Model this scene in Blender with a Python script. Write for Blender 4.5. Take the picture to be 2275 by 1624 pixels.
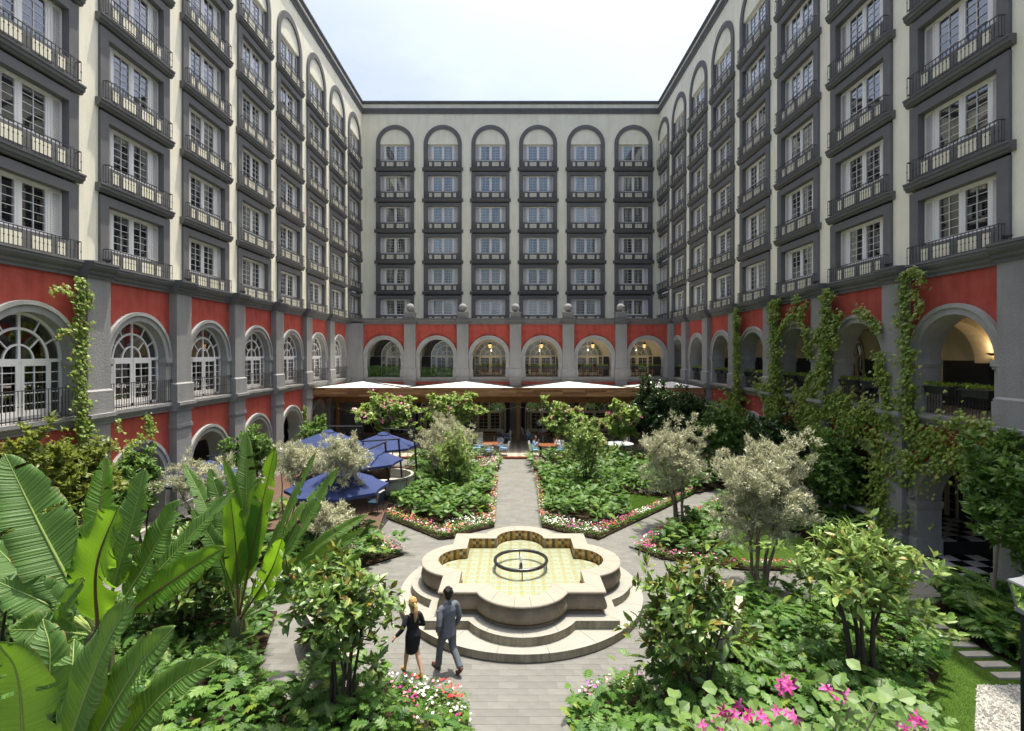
import bpy, bmesh, math, random
import numpy as np
from mathutils import Vector, Matrix
for o in list(bpy.data.objects): bpy.data.objects.remove(o)
R = math.radians
random.seed(11); RNG = np.random.default_rng(11)
SC = bpy.context.scene; COL = SC.collection
# ---------------------------------------------------------------- camera, sky, sun, exposure
H = 6.8; F = 1150.0; VX = 1140.0; VY = 786.0          # eye height and lens in units of a 2275 px wide frame
cd = bpy.data.cameras.new('camera'); cam = bpy.data.objects.new('camera', cd); COL.objects.link(cam)
cam.location = (0, 0, H); cam.rotation_euler = (R(90), 0, 0)
cd.sensor_width = 36; cd.lens = 36 * F / 2275; cd.shift_x = (1137.5 - VX) / 2275; cd.shift_y = -(812 - VY) / 2275
cd.clip_start = .05; cd.clip_end = 2000; SC.camera = cam
SUN = Vector((.125, .18, 1)).normalized()
W = bpy.data.worlds.new('World'); SC.world = W; W.use_nodes = True
wn = W.node_tree.nodes; wl = W.node_tree.links; wn.clear()
sky = wn.new('ShaderNodeTexSky'); sky.sky_type = 'NISHITA'; sky.sun_disc = False
sky.sun_elevation = math.asin(SUN.z); sky.sun_rotation = math.atan2(SUN.x, SUN.y)
sky.altitude = 0; sky.air_density = 1.0; sky.dust_density = 10; sky.ozone_density = 5.0
tc = wn.new('ShaderNodeTexCoord'); mp = wn.new('ShaderNodeMapping'); mp.inputs['Scale'].default_value = (1, 1, 2.2)
mp.inputs['Location'].default_value = (.35, .1, 0.2)
ns = wn.new('ShaderNodeTexNoise'); ns.inputs['Scale'].default_value = 2.3; ns.inputs['Detail'].default_value = 8; ns.inputs['Roughness'].default_value = .58
rp = wn.new('ShaderNodeValToRGB'); rp.color_ramp.elements[0].position = .47; rp.color_ramp.elements[1].position = .75
rp.color_ramp.elements[0].color = (0, 0, 0, 1); rp.color_ramp.elements[1].color = (.75, .75, .75, 1)
mx = wn.new('ShaderNodeMix'); mx.data_type = 'RGBA'; mx.blend_type = 'LIGHTEN'; mx.inputs['B'].default_value = (3.7, 4.05, 4.7, 1)
bg = wn.new('ShaderNodeBackground'); bg.inputs['Strength'].default_value = .077
ow = wn.new('ShaderNodeOutputWorld')
wl.new(tc.outputs['Generated'], mp.inputs['Vector']); wl.new(mp.outputs[0], ns.inputs['Vector']); wl.new(ns.outputs['Fac'], rp.inputs[0])
wl.new(rp.outputs['Color'], mx.inputs['Factor']); wl.new(sky.outputs[0], mx.inputs['A']); wl.new(mx.outputs['Result'], bg.inputs['Color']); wl.new(bg.outputs[0], ow.inputs[0])
sl = bpy.data.lights.new('sun', 'SUN'); sl.energy = 2.05; sl.angle = R(.55); sl.color = (1, .94, .82)
so = bpy.data.objects.new('sun', sl); COL.objects.link(so); so.rotation_euler = (-SUN).to_track_quat('-Z', 'Y').to_euler(); so.location = (0, 10, 60)
SC.view_settings.view_transform = 'Standard'; SC.view_settings.look = 'None'; SC.view_settings.gamma = 1
SC.view_settings.use_curve_mapping = False; SC.view_settings.exposure = 1.86
SC.render.engine = 'CYCLES'; SC.cycles.max_bounces = 10; SC.cycles.diffuse_bounces = 8; SC.cycles.transparent_max_bounces = 12
SC.cycles.use_denoising = True; SC.cycles.caustics_reflective = False; SC.cycles.caustics_refractive = False
SC.cycles.sample_clamp_indirect = 6

# ---------------------------------------------------------------- helpers
def G(px, py, z=0.0):
    Y = F * (H - z) / (py - VY); return ((px - VX) * Y / F, Y)
def P(px, py, Y): return Vector(((px - VX) * Y / F, Y, H - (py - VY) * Y / F))
MATS = {}
def mat(name, col, rough=.8, var=.08, vscale=3.0, bump=0.0, bscale=60.0, spec=.3, col2=None, metal=0.0, grime=0.0, vz=None):
    if name in MATS: return MATS[name]
    m = bpy.data.materials.new(name); m.use_nodes = True; n = m.node_tree.nodes; l = m.node_tree.links
    b = n['Principled BSDF']; b.inputs['Roughness'].default_value = rough; b.inputs['Specular IOR Level'].default_value = spec; b.inputs['Metallic'].default_value = metal
    t = n.new('ShaderNodeTexCoord'); nz = n.new('ShaderNodeTexNoise'); nz.inputs['Scale'].default_value = vscale; nz.inputs['Detail'].default_value = 6; nz.inputs['Roughness'].default_value = .65
    src = t.outputs['Object']
    if vz:
        mpp = n.new('ShaderNodeMapping'); mpp.inputs['Scale'].default_value = vz; l.new(src, mpp.inputs[0]); src = mpp.outputs[0]
    l.new(src, nz.inputs['Vector'])
    r = n.new('ShaderNodeValToRGB'); r.color_ramp.elements[0].position = .3; r.color_ramp.elements[1].position = .7
    c2 = col2 or tuple(min(1, c * (1 + var)) for c in col); c1 = col if col2 else tuple(c * (1 - var) for c in col)
    r.color_ramp.elements[0].color = (*c1, 1); r.color_ramp.elements[1].color = (*c2, 1)
    l.new(nz.outputs['Fac'], r.inputs[0]); out = r.outputs['Color']
    if grime:
        n2 = n.new('ShaderNodeTexNoise'); n2.inputs['Scale'].default_value = 1.1; n2.inputs['Detail'].default_value = 8
        mp2 = n.new('ShaderNodeMapping'); mp2.inputs['Scale'].default_value = (2.2, 2.2, .35); l.new(t.outputs['Object'], mp2.inputs[0]); l.new(mp2.outputs[0], n2.inputs['Vector'])
        r2 = n.new('ShaderNodeValToRGB'); r2.color_ramp.elements[0].position = .45; r2.color_ramp.elements[1].position = .75
        r2.color_ramp.elements[0].color = (1, 1, 1, 1); g = 1 - grime; r2.color_ramp.elements[1].color = (g, g, g * .97, 1)
        mm = n.new('ShaderNodeMix'); mm.data_type = 'RGBA'; mm.blend_type = 'MULTIPLY'; mm.inputs['Factor'].default_value = 1
        l.new(n2.outputs['Fac'], r2.inputs[0]); l.new(out, mm.inputs['A']); l.new(r2.outputs['Color'], mm.inputs['B']); out = mm.outputs['Result']
    l.new(out, b.inputs['Base Color'])
    if bump:
        nb = n.new('ShaderNodeTexNoise'); nb.inputs['Scale'].default_value = bscale; nb.inputs['Detail'].default_value = 4
        l.new(src, nb.inputs['Vector']); bp = n.new('ShaderNodeBump'); bp.inputs['Strength'].default_value = 1; bp.inputs['Distance'].default_value = bump
        l.new(nb.outputs['Fac'], bp.inputs['Height']); l.new(bp.outputs[0], b.inputs['Normal'])
    MATS[name] = m; return m
def leafmat(name, ca, cb, back=None, trans=.3, rough=.45, tcol=None, spec=.4, old=None):
    """leaf: colour varies leaf by leaf (random per island), light shines through"""
    m = bpy.data.materials.new(name); m.use_nodes = True; n = m.node_tree.nodes; l = m.node_tree.links
    b = n['Principled BSDF']; b.inputs['Roughness'].default_value = rough; b.inputs['Specular IOR Level'].default_value = spec
    g = n.new('ShaderNodeNewGeometry'); r = n.new('ShaderNodeValToRGB'); e = r.color_ramp.elements
    e[0].position = 0; e[1].position = .9; e[0].color = (*ca, 1); e[1].color = (*cb, 1)
    if old: x = e.new(.97); x.color = (*old, 1)
    l.new(g.outputs['Random Per Island'], r.inputs[0]); out = r.outputs['Color']
    if back:
        mm = n.new('ShaderNodeMix'); mm.data_type = 'RGBA'; mm.inputs['B'].default_value = (*back, 1)
        l.new(g.outputs['Backfacing'], mm.inputs['Factor']); l.new(out, mm.inputs['A']); out = mm.outputs['Result']
    l.new(out, b.inputs['Base Color'])
    t = n.new('ShaderNodeBsdfTranslucent'); t.inputs['Color'].default_value = (*(tcol or tuple(min(1, c * 2.2) for c in cb)), 1)
    ms = n.new('ShaderNodeMixShader'); ms.inputs[0].default_value = trans
    l.new(b.outputs[0], ms.inputs[1]); l.new(t.outputs[0], ms.inputs[2]); l.new(ms.outputs[0], n['Material Output'].inputs['Surface'])
    return m
def glassmat(name, tint, boost=1.5, refl=(1, 1, 1), ior=1.6, alpha=.8):
    m = bpy.data.materials.new(name); m.use_nodes = True; n = m.node_tree.nodes; l = m.node_tree.links; n.remove(n['Principled BSDF'])
    tr = n.new('ShaderNodeBsdfTransparent'); tr.inputs[0].default_value = (*tint, 1)
    gl = n.new('ShaderNodeBsdfGlossy'); gl.inputs['Roughness'].default_value = .015; gl.inputs['Color'].default_value = (*refl, 1)
    fr = n.new('ShaderNodeFresnel'); fr.inputs['IOR'].default_value = ior
    mu = n.new('ShaderNodeMath'); mu.operation = 'MULTIPLY'; mu.inputs[1].default_value = boost; mu.use_clamp = True
    ms = n.new('ShaderNodeMixShader'); l.new(fr.outputs[0], mu.inputs[0]); l.new(mu.outputs[0], ms.inputs[0]); l.new(tr.outputs[0], ms.inputs[1]); l.new(gl.outputs[0], ms.inputs[2])
    l.new(ms.outputs[0], n['Material Output'].inputs['Surface']); return m

class MB:
    """collects boxes, rings, bars and tubes into one mesh"""
    def __init__(s): s.v = []; s.f = []; s.mi = []; s.cur = 0; s.sm = []; s.smooth = False
    def add(s, vs, fs):
        b = len(s.v); s.v += [tuple(x) for x in vs]
        for f in fs: s.f.append(tuple(i + b for i in f)); s.mi.append(s.cur); s.sm.append(s.smooth)
    def box(s, x0, x1, y0, y1, z0, z1):
        v = [(x0, y0, z0), (x1, y0, z0), (x1, y1, z0), (x0, y1, z0), (x0, y0, z1), (x1, y0, z1), (x1, y1, z1), (x0, y1, z1)]
        s.add(v, [(0, 1, 5, 4), (1, 2, 6, 5), (2, 3, 7, 6), (3, 0, 4, 7), (4, 5, 6, 7), (3, 2, 1, 0)]); return s
    def profx(s, prof, x0, x1):
        """closed (y,z) profile swept along x"""
        n = len(prof); v = [(x0, y, z) for y, z in prof] + [(x1, y, z) for y, z in prof]
        s.add(v, [(i, (i + 1) % n, n + (i + 1) % n, n + i) for i in range(n)] + [tuple(range(n - 1, -1, -1)), tuple(range(n, 2 * n))]); return s
    def ring(s, cx, cz, r0, r1, y0, y1, a0=0.0, a1=180.0, n=24):
        v = []
        for i in range(n + 1):
            a = R(a0 + (a1 - a0) * i / n); c, q = math.cos(a), math.sin(a)
            v += [(cx + r0 * c, y0, cz + r0 * q), (cx + r1 * c, y0, cz + r1 * q), (cx + r1 * c, y1, cz + r1 * q), (cx + r0 * c, y1, cz + r0 * q)]
        f = []
        for i in range(n):
            b = 4 * i
            for k in range(4): f.append((b + k, b + (k + 1) % 4, b + 4 + (k + 1) % 4, b + 4 + k))
        f += [(3, 2, 1, 0), (4 * n, 4 * n + 1, 4 * n + 2, 4 * n + 3)]
        s.add(v, f); return s
    def archwall(s, x0, x1, z0, z1, cx, r, spring, sill, y, depth, n=20):
        """flat wall with an arched opening and its reveal"""
        top = []; arc = []
        for i in range(n + 1):
            a = math.pi * (1 - i / n); arc.append((cx + r * math.cos(a), y, spring + r * math.sin(a))); top.append((x0 + (x1 - x0) * i / n, y, z1))
        s.add(arc + top, [(i, i + 1, n + 2 + i, n + 1 + i) for i in range(n)])
        s.add([(x0, y, sill), (cx - r, y, sill), (cx - r, y, spring), (x0, y, z1)], [(0, 1, 2, 3)])
        s.add([(cx + r, y, sill), (x1, y, sill), (x1, y, z1), (cx + r, y, spring)], [(0, 1, 2, 3)])
        if sill > z0 + 1e-3: s.add([(x0, y, z0), (x1, y, z0), (x1, y, sill), (x0, y, sill)], [(0, 1, 2, 3)])
        pts = [(cx - r, sill)] + [(p[0], p[2]) for p in arc] + [(cx + r, sill)]
        vv = [(a, y, b) for a, b in pts] + [(a, y + depth, b) for a, b in pts]; m = len(pts)
        s.add(vv, [(i, m + i, m + i + 1, i + 1) for i in range(m - 1)] + [(m - 1, 2 * m - 1, m, 0)]); return s
    def bar(s, a, b, w, d=None):
        a = Vector(a); b = Vector(b); t = (b - a).normalized(); u = t.cross(Vector((0, 1, 0)));
        if u.length < 1e-3: u = Vector((1, 0, 0))
        u.normalize(); q = t.cross(u).normalized(); d = d or w
        v = [a + u * w / 2 * i + q * d / 2 * j for i, j in ((-1, -1), (1, -1), (1, 1), (-1, 1))] + [b + u * w / 2 * i + q * d / 2 * j for i, j in ((-1, -1), (1, -1), (1, 1), (-1, 1))]
        s.add(v, [(0, 1, 5, 4), (1, 2, 6, 5), (2, 3, 7, 6), (3, 0, 4, 7), (4, 5, 6, 7), (3, 2, 1, 0)]); return s
    def tube(s, pts, rad, n=6, cap=True, flat=1.0):
        pts = [Vector(p) for p in pts]; k = len(pts)
        if not hasattr(rad, '__len__'): rad = [rad] * k
        v = []; u = None
        for i, p in enumerate(pts):
            t = (pts[min(i + 1, k - 1)] - pts[max(i - 1, 0)]).normalized()
            if u is None: u = t.cross(Vector((.3, .2, 1)) if abs(t.z) < .9 else Vector((1, 0, 0))).normalized()
            else: u = (u - t * u.dot(t)).normalized()
            w = t.cross(u)
            for j in range(n):
                a = 2 * math.pi * j / n; v.append(p + u * (rad[i] * math.cos(a)) + w * (rad[i] * math.sin(a) * flat))
        f = [(i * n + j, i * n + (j + 1) % n, (i + 1) * n + (j + 1) % n, (i + 1) * n + j) for i in range(k - 1) for j in range(n)]
        if cap: f += [tuple(range(n - 1, -1, -1)), tuple(range((k - 1) * n, k * n))]
        s.add(v, f); return s
    def lathe(s, prof, n=20, c=(0, 0, 0)):
        v = []; k = len(prof)
        for r, z in prof:
            for j in range(n): a = 2 * math.pi * j / n; v.append((c[0] + r * math.cos(a), c[1] + r * math.sin(a), c[2] + z))
        f = [(i * n + j, i * n + (j + 1) % n, (i + 1) * n + (j + 1) % n, (i + 1) * n + j) for i in range(k - 1) for j in range(n)]
        f += [tuple(range(n - 1, -1, -1)), tuple(range((k - 1) * n, k * n))]
        s.add(v, f); return s
    def poly(s, pts, z0, z1):
        n = len(pts); v = [(x, y, z0) for x, y in pts] + [(x, y, z1) for x, y in pts]
        s.add(v, [(i, (i + 1) % n, n + (i + 1) % n, n + i) for i in range(n)] + [tuple(range(n, 2 * n)), tuple(range(n - 1, -1, -1))]); return s
    def mesh(s, name, mats, smooth=None):
        me = bpy.data.meshes.new(name); me.from_pydata(s.v, [], s.f)
        for m in (mats if isinstance(mats, (list, tuple)) else [mats]): me.materials.append(m)
        me.polygons.foreach_set('material_index', s.mi)
        me.polygons.foreach_set('use_smooth', [bool(x) if smooth is None else smooth for x in s.sm]); me.update(); return me
    def build(s, name, mats, parent=None, loc=(0, 0, 0), rz=0.0, smooth=None): return put(name, s.mesh(name, mats, smooth), parent, loc, rz)
def put(name, me, parent=None, loc=(0, 0, 0), rz=0.0):
    o = bpy.data.objects.new(name, me); COL.objects.link(o); o.location = loc; o.rotation_euler = (0, 0, rz)
    if parent is not None: o.parent = parent
    return o
def tag(o, label=None, cat=None, group=None, kind=None):
    if label: o['label'] = label
    if cat: o['category'] = cat
    if group: o['group'] = group
    if kind: o['kind'] = kind
    return o
def thing(name, label, cat, loc=(0, 0, 0), rz=0.0, group=None):
    return tag(put(name, None, None, loc, rz), label, cat, group)
KIDS = {}
def copy_tree(o, parent=None):
    c = o.copy(); COL.objects.link(c)
    if parent is not None: c.parent = parent
    for ch in list(o.children): copy_tree(ch, c)
    return c
def fast_mesh(name, V, T, mats, mi=None, smooth=False, uv=None):
    me = bpy.data.meshes.new(name); nv = len(V); nt = len(T)
    me.vertices.add(nv); me.vertices.foreach_set('co', np.ascontiguousarray(V, dtype=np.float32).ravel())
    me.loops.add(nt * 3); me.loops.foreach_set('vertex_index', np.ascontiguousarray(T, dtype=np.int32).ravel())
    me.polygons.add(nt); me.polygons.foreach_set('loop_start', np.arange(0, nt * 3, 3, dtype=np.int32)); me.polygons.foreach_set('loop_total', np.full(nt, 3, dtype=np.int32))
    for m in (mats if isinstance(mats, (list, tuple)) else [mats]): me.materials.append(m)
    if mi is not None: me.polygons.foreach_set('material_index', np.asarray(mi, dtype=np.int32))
    me.polygons.foreach_set('use_smooth', np.full(nt, smooth, dtype=bool)); me.update(calc_edges=True); me.validate(); return me
# leaf templates: along +y, width x, face +z
def t_ellipse(w=.4, fold=.06, droop=.12):
    z = lambda y: -droop * y * y
    v = [(0, 0, 0), (-w / 2, .38, z(.38) + fold), (0, .36, z(.36)), (w / 2, .38, z(.38) + fold), (-w * .38, .72, z(.72) + fold * .7), (0, .7, z(.7)), (w * .38, .72, z(.72) + fold * .7), (0, 1, z(1))]
    return np.array(v), np.array([(0, 2, 1), (0, 3, 2), (1, 2, 5), (1, 5, 4), (2, 3, 6), (2, 6, 5), (4, 5, 7), (5, 6, 7)])
def t_diamond(w=.22, fold=.03): return np.array([(0, 0, 0), (-w / 2, .45, fold), (w / 2, .45, fold), (0, 1, -.03)]), np.array([(0, 2, 1), (1, 2, 3)])
def t_lobed(w=.8, droop=.25, k=5, cut=.5):
    sp = [(0, y, -droop * y * y) for y in np.linspace(0, 1, k + 1)]; v = list(sp); T = []
    prof = lambda y: w / 2 * math.sin(math.pi * (.13 + .80 * y)) ** .75
    for sgn in (-1, 1):
        val = []; tip = []
        for i in range(k + 1):
            y = i / k; v.append((sgn * prof(y) * cut * (0.4 if i == 0 else 1) * (0 if i == k else 1), y, -droop * y * y + .015)); val.append(len(v) - 1)
        for i in range(k):
            y = (i + .72) / k; v.append((sgn * prof(y), min(1.02, y + .07), -droop * y * y - .05)); tip.append(len(v) - 1)
        for i in range(k):
            for t in ((i, val[i], tip[i]), (i, tip[i], i + 1), (i + 1, tip[i], val[i + 1])): T.append(t if sgn < 0 else (t[0], t[2], t[1]))
    return np.array(v), np.array([(a_, c_, b_) for a_, b_, c_ in T])
def t_strap(w=.06, n=4, droop=.6):
    v = []; T = []
    for i in range(n + 1):
        t = i / n; a = t * droop * 2; y = math.sin(a) / (droop * 2) if droop else t; z = t * .95 * math.cos(a * .6) - .25 * t * t * droop; ww = w * (1 - t ** 2) + .004
        v += [(-ww / 2, y * 1.0, z), (ww / 2, y * 1.0, z)]
    for i in range(n): b = 2 * i; T += [(b, b + 1, b + 3), (b, b + 3, b + 2)]
    return np.array(v), np.array(T)
def t_fern(n=11, w=.34, droop=.45):
    v = []; T = []
    for i in range(n):
        y = .12 + .86 * i / n; z = -droop * y * y; L = w * math.sin(math.pi * (.12 + .86 * i / n)) ** .8
        for sgn in (-1, 1):
            b = len(v); v += [(0, y - .02, z), (0, y + .045, z), (sgn * L, y + .09, z - .03)]
            T.append((b, b + 1, b + 2) if sgn < 0 else (b + 1, b, b + 2))
    b = len(v); v += [(-.008, 0, 0), (.008, 0, 0), (0, 1, -droop)]; T.append((b, b + 1, b + 2))
    return np.array(v), np.array(T)
def t_ivy():
    v = [(0, 0, 0), (-.48, .12, -.02), (-.38, .48, .0), (0, 1, -.1), (.38, .48, .0), (.48, .12, -.02), (0, .38, .05)]
    return np.array(v), np.array([(6, 1, 0), (6, 2, 1), (6, 3, 2), (6, 4, 3), (6, 5, 4), (6, 0, 5)])
def t_flower():
    v = [(0, 0, .1)]; T = []
    for k in range(5):
        a = 2 * math.pi * k / 5; b = len(v); v += [(.5 * math.cos(a - .5), .5 * math.sin(a - .5), 0), (.5 * math.cos(a + .5), .5 * math.sin(a + .5), 0.04)]; T.append((0, b, b + 1))
    return np.array(v), np.array(T)
def norm(a): return a / np.maximum(np.linalg.norm(a, axis=-1, keepdims=True), 1e-9)
def inst(tmpl, pos, d, nrm, size):
    """one copy of a leaf template per row: axis d, face normal about nrm"""
    tv, tt = tmpl; N = len(pos); y = norm(d); x = norm(np.cross(y, nrm)); z = np.cross(x, y)
    if not hasattr(size, '__len__'): size = np.full(N, size)
    V = (tv[None, :, 0, None] * x[:, None] + tv[None, :, 1, None] * y[:, None] + tv[None, :, 2, None] * z[:, None]) * np.asarray(size)[:, None, None] + pos[:, None]
    T = tt[None] + (np.arange(N) * len(tv))[:, None, None]
    return V.reshape(-1, 3), T.reshape(-1, 3)
def merge(parts):
    V = []; T = []; M = []; b = 0
    for v, t, m in parts:
        V.append(v); T.append(t + b); M.append(np.full(len(t), m)); b += len(v)
    return np.concatenate(V), np.concatenate(T), np.concatenate(M)
def inpoly(P_, poly):
    x, y = P_[:, 0], P_[:, 1]; r = np.zeros(len(P_), bool); n = len(poly)
    for i in range(n):
        x0, y0 = poly[i]; x1, y1 = poly[(i + 1) % n]
        c = ((y0 > y) != (y1 > y)) & (x < (x1 - x0) * (y - y0) / ((y1 - y0) or 1e-9) + x0); r ^= c
    return r
def sample_poly(poly, n):
    p = np.array(poly); lo, hi = p.min(0), p.max(0); out = np.zeros((0, 2))
    while len(out) < n:
        q = RNG.uniform(lo, hi, (n * 2, 2)); out = np.concatenate([out, q[inpoly(q, poly)]])
    return out[:n]
def area(poly): p = np.array(poly); q = np.roll(p, -1, 0); return abs((p[:, 0] * q[:, 1] - q[:, 0] * p[:, 1]).sum()) / 2
def rdir(n, lo, hi):
    """random bearings with a pitch between lo and hi degrees"""
    a = RNG.uniform(0, 2 * np.pi, n); e = np.radians(RNG.uniform(lo, hi, n)); return np.stack([np.cos(a) * np.cos(e), np.sin(a) * np.cos(e), np.sin(e)], 1)

# ---------------------------------------------------------------- materials
CREAM = mat('cream_stucco', (.87, .84, .675), .9, .05, .7, .010, 22, .15, grime=.11)
CREAM_IN = mat('cream_plaster', (.80, .72, .52), .9, .05, .7, .004, 22, .15)
DGREY = mat('dark_grey_stucco', (.155, .156, .156), .85, .10, 1.2, .010, 25, .2, grime=.1)
LGREY = mat('grey_stucco', (.27, .27, .262), .88, .10, .9, .012, 18, .2, grime=.16)
TRIM = mat('light_grey_stucco', (.34, .34, .325), .88, .10, 1.5, .010, 18, .2, grime=.16)
RED = mat('red_stucco', (.38, .065, .047), .88, .10, 1.6, .010, 16, .2, col2=(.46, .105, .076), grime=.3)
WHITE = mat('white_paint', (.82, .81, .77), .5, .03, 2)
SHUT = mat('shutter_paint', (.78, .765, .71), .6, .04, 3)
IRON = mat('dark_iron', (.055, .056, .057), .5, .1, 5, spec=.4)
CURT2 = mat('beige_curtain', (.56, .50, .38), .95, .10, 2.0, vz=(6, 6, .2))
CURT = mat('curtain', (.72, .72, .68), .95, .10, 2.0, vz=(6, 6, .2))
ROOM = mat('dark_room', (.018, .017, .016), .9)  # near-black colour carries the darkness of the rooms behind the windows
PANE = glassmat('window_glass', (.82, .87, .85), 2.6, ior=1.7)
BEIGE = mat('beige_paint', (.66, .59, .42), .6, .04, 3)
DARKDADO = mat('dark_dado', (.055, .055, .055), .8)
# ---------------------------------------------------------------- the hotel: three wings round the courtyard
ROWTOP = [26.36 - 2.886 * k for k in range(6)]; WH = 1.53; BW = 1.78; OW = 1.41; AR = 1.42; SPR = 6.6; SILL = 4.84
MGREY = mat('mid_grey_stucco', (.13, .132, .134), .85, .10, 1.2, .010, 25, .2, grime=.1)
def shared(fn, *a):
    k = (fn.__name__, a)
    if k not in KIDS: KIDS[k] = fn(*a)
    return KIDS[k]
def m_surround():           # dark grey panel round one window, from its sill cornice up to the next
    m = MB(); t = .31; z0 = -WH - .97 ; yb = .34; yf = -.09
    m.box(-BW, -OW, yf, yb, z0 + .28, t); m.box(OW, BW, yf, yb, z0 + .28, t)
    m.box(-OW, OW, yf, yb, 0, t); m.box(-OW, OW, yf, yb, z0 + .28, -WH - .03)
    for x in (-1.30, -.93, -.08, .08, .93, 1.30): pass
    return m.mesh('window_surround', DGREY)
def m_surround_top():
    m = MB(); z0 = -WH - .97; yb = .34; yf = -.09
    m.box(-BW, -OW, yf, yb, z0 + .28, .03); m.box(OW, BW, yf, yb, z0 + .28, .03); m.box(-OW, OW, yf, yb, z0 + .28, -WH - .03)
    m.ring(0, .03, OW, BW, yf, .02, 0, 180, 32)
    return m.mesh('window_surround', DGREY)
def m_inset(w):
    m = MB(); m.box(-w / 2, w / 2, -.105, -.06, -.19, .19); return m.mesh('inset_panel', CREAM)
def m_sill():
    m = MB(); pr = [(0.02, 0), (-.10, 0), (-.13, .03), (-.13, .07), (-.19, .10), (-.20, .16), (-.20, .20), (-.235, .22), (-.235, .275), (.02, .29)]
    m.profx(pr, -BW - .13, BW + .13); return m.mesh('window_sill', DGREY)
def m_railing(w, h, d, gap=.128, knuckle=True):
    m = MB(); b = .0075
    m.box(-w, w, -d - .014, -d + .014, h - .025, h); m.box(-w, w, -d - .01, -d + .01, .05, .068)
    n = int(2 * w / gap)
    for i in range(n + 1):
        x = -w + 2 * w * i / n; m.box(x - b, x + b, -d - b, -d + b, .0, h - .025)
        if knuckle: m.box(x - b * 2, x + b * 2, -d - b * 2, -d + b * 2, h * .48, h * .48 + .03)
    if d > .02:
        for sx in (-w, w):
            m.box(sx - .012, sx + .012, -d, 0, h - .025, h); m.box(sx - .012, sx + .012, -d, 0, .05, .068)
            for k in range(1, 3): y = -d * k / 3; m.box(sx - b, sx + b, y - b, y + b, 0, h)
    return m.mesh('railing', IRON)
def m_window(nx=1, nz=5):   # white double casement with glazing bars; opening 2.82 x 1.53, shutters at the sides
    m = MB(); z0, z1 = -WH, 0; w = .98
    m.box(-OW + .01, OW - .01, .16, .27, z0, z0 + .055); m.box(-OW + .01, OW - .01, .16, .27, z1 - .055, z1)
    for x in (-w, 0, w): m.box(x - .045, x + .045, .155, .265, z0 + .055, z1 - .055)
    for s in (-1, 1):
        a, b = (.045, w - .045) if s > 0 else (-w + .045, -.045)
        m.box(a, a + .07, .17, .23, z0 + .055, z1 - .055); m.box(b - .07, b, .17, .23, z0 + .055, z1 - .055)
        m.box(a + .07, b - .07, .17, .23, z0 + .055, z0 + .13); m.box(a + .07, b - .07, .17, .23, z1 - .13, z1 - .055)
        for i in range(1, nx + 1):
            x = a + .07 + (b - a - .14) * i / (nx + 1); m.box(x - .009, x + .009, .185, .21, z0 + .13, z1 - .13)
        for i in range(1, nz):
            z = z0 + .13 + (z1 - z0 - .26) * i / nz; m.box(a + .07, b - .07, .188, .207, z - .008, z + .008)
    return m.mesh('window', WHITE)
def m_pane():
    m = MB(); m.box(-.40, .40, .212, .218, -WH + .1, -.1); return m.mesh('pane', PANE)
def m_shutter():
    m = MB(); w = .19; z0, z1 = -WH + .06, -.06
    m.box(-w, -w + .05, .13, .17, z0, z1); m.box(w - .05, w, .13, .17, z0, z1); m.box(-w + .05, w - .05, .13, .17, z0, z0 + .06); m.box(-w + .05, w - .05, .13, .17, z1 - .06, z1)
    n = 26
    for i in range(n):
        z = z0 + .07 + (z1 - z0 - .15) * i / (n - 1)
        m.add([(-w + .05, .132, z - .018), (w - .05, .132, z - .018), (w - .05, .156, z + .031), (-w + .05, .156, z + .031)], [(0, 1, 2, 3)])
    return m.mesh('shutter', SHUT)
def m_curtain(kind):
    m = MB(); m.smooth = True; z0, z1 = -WH + .06, -.06; n = 0
    spans = {0: [(-.95, -.22), (.22, .95)], 1: [(-.95, .95)], 2: [(-.95, -.40), (.05, .95)], 3: [(-.95, -.6), (.5, .95)], 4: [(-.95, .05), (.6, .95)], 5: [(-.95, -.08), (.08, .95)], 6: [(-.95, -.75), (.35, .95)]}[kind]
    for a, b in spans:
        k = max(6, int((b - a) / .035)); v = []
        for i in range(k + 1):
            x = a + (b - a) * i / k; y = .36 + .028 * math.sin(x * 47 + kind) + .012 * math.sin(x * 101)
            v += [(x, y, z0), (x + .01 * math.sin(x * 30), y, z1)]
        m.add(v, [(2 * i, 2 * i + 2, 2 * i + 3, 2 * i + 1) for i in range(k)])
    return m.mesh('curtain', CURT2 if kind in (3, 6) else CURT)
def m_redpanel(w):
    m = MB(); m.archwall(-w / 2, w / 2, SILL, 9.3, 0, AR, SPR, SILL, 0, .02); return m.mesh('red_wall', RED)
def m_redlow(w, hole):
    m = MB()
    if hole: m.archwall(-w / 2, w / 2, 0, 4.5, 0, 1.38, 1.85, 0, 0, .02)
    else: m.box(-w / 2, w / 2, 0, .3, 0, 4.5)
    return m.mesh('red_wall', RED)
def m_arch(r, spring, sill, t=.33, deep=.75, imp=True):
    """moulded grey arch: two-stepped ring, jambs with impost and base, deep reveal"""
    m = MB(); o = r + t
    m.smooth = False
    m.ring(0, spring, r - .003, r + t * .62, -.09, deep, 0, 180, 30); m.ring(0, spring, r + t * .62, o, -.14, .06, 0, 180, 30)
    for s in (-1, 1):
        a, b = (r - .003, o - .02) if s > 0 else (-o + .02, -r + .003)
        m.box(a, b, -.09, deep, sill, spring)
        if imp:
            c, d = (r - .06, o + .03) if s > 0 else (-o - .03, -r + .06)
            m.box(c, d, -.16, deep + .03, spring - .16, spring + .02); m.box(c + .025, d - .025, -.13, deep + .02, spring - .24, spring - .16)
            m.box(a - .05 * (s > 0), b + .05 * (s < 0), -.13, deep + .01, sill, sill + .62)
    return m.mesh('arch_trim', TRIM)
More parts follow.
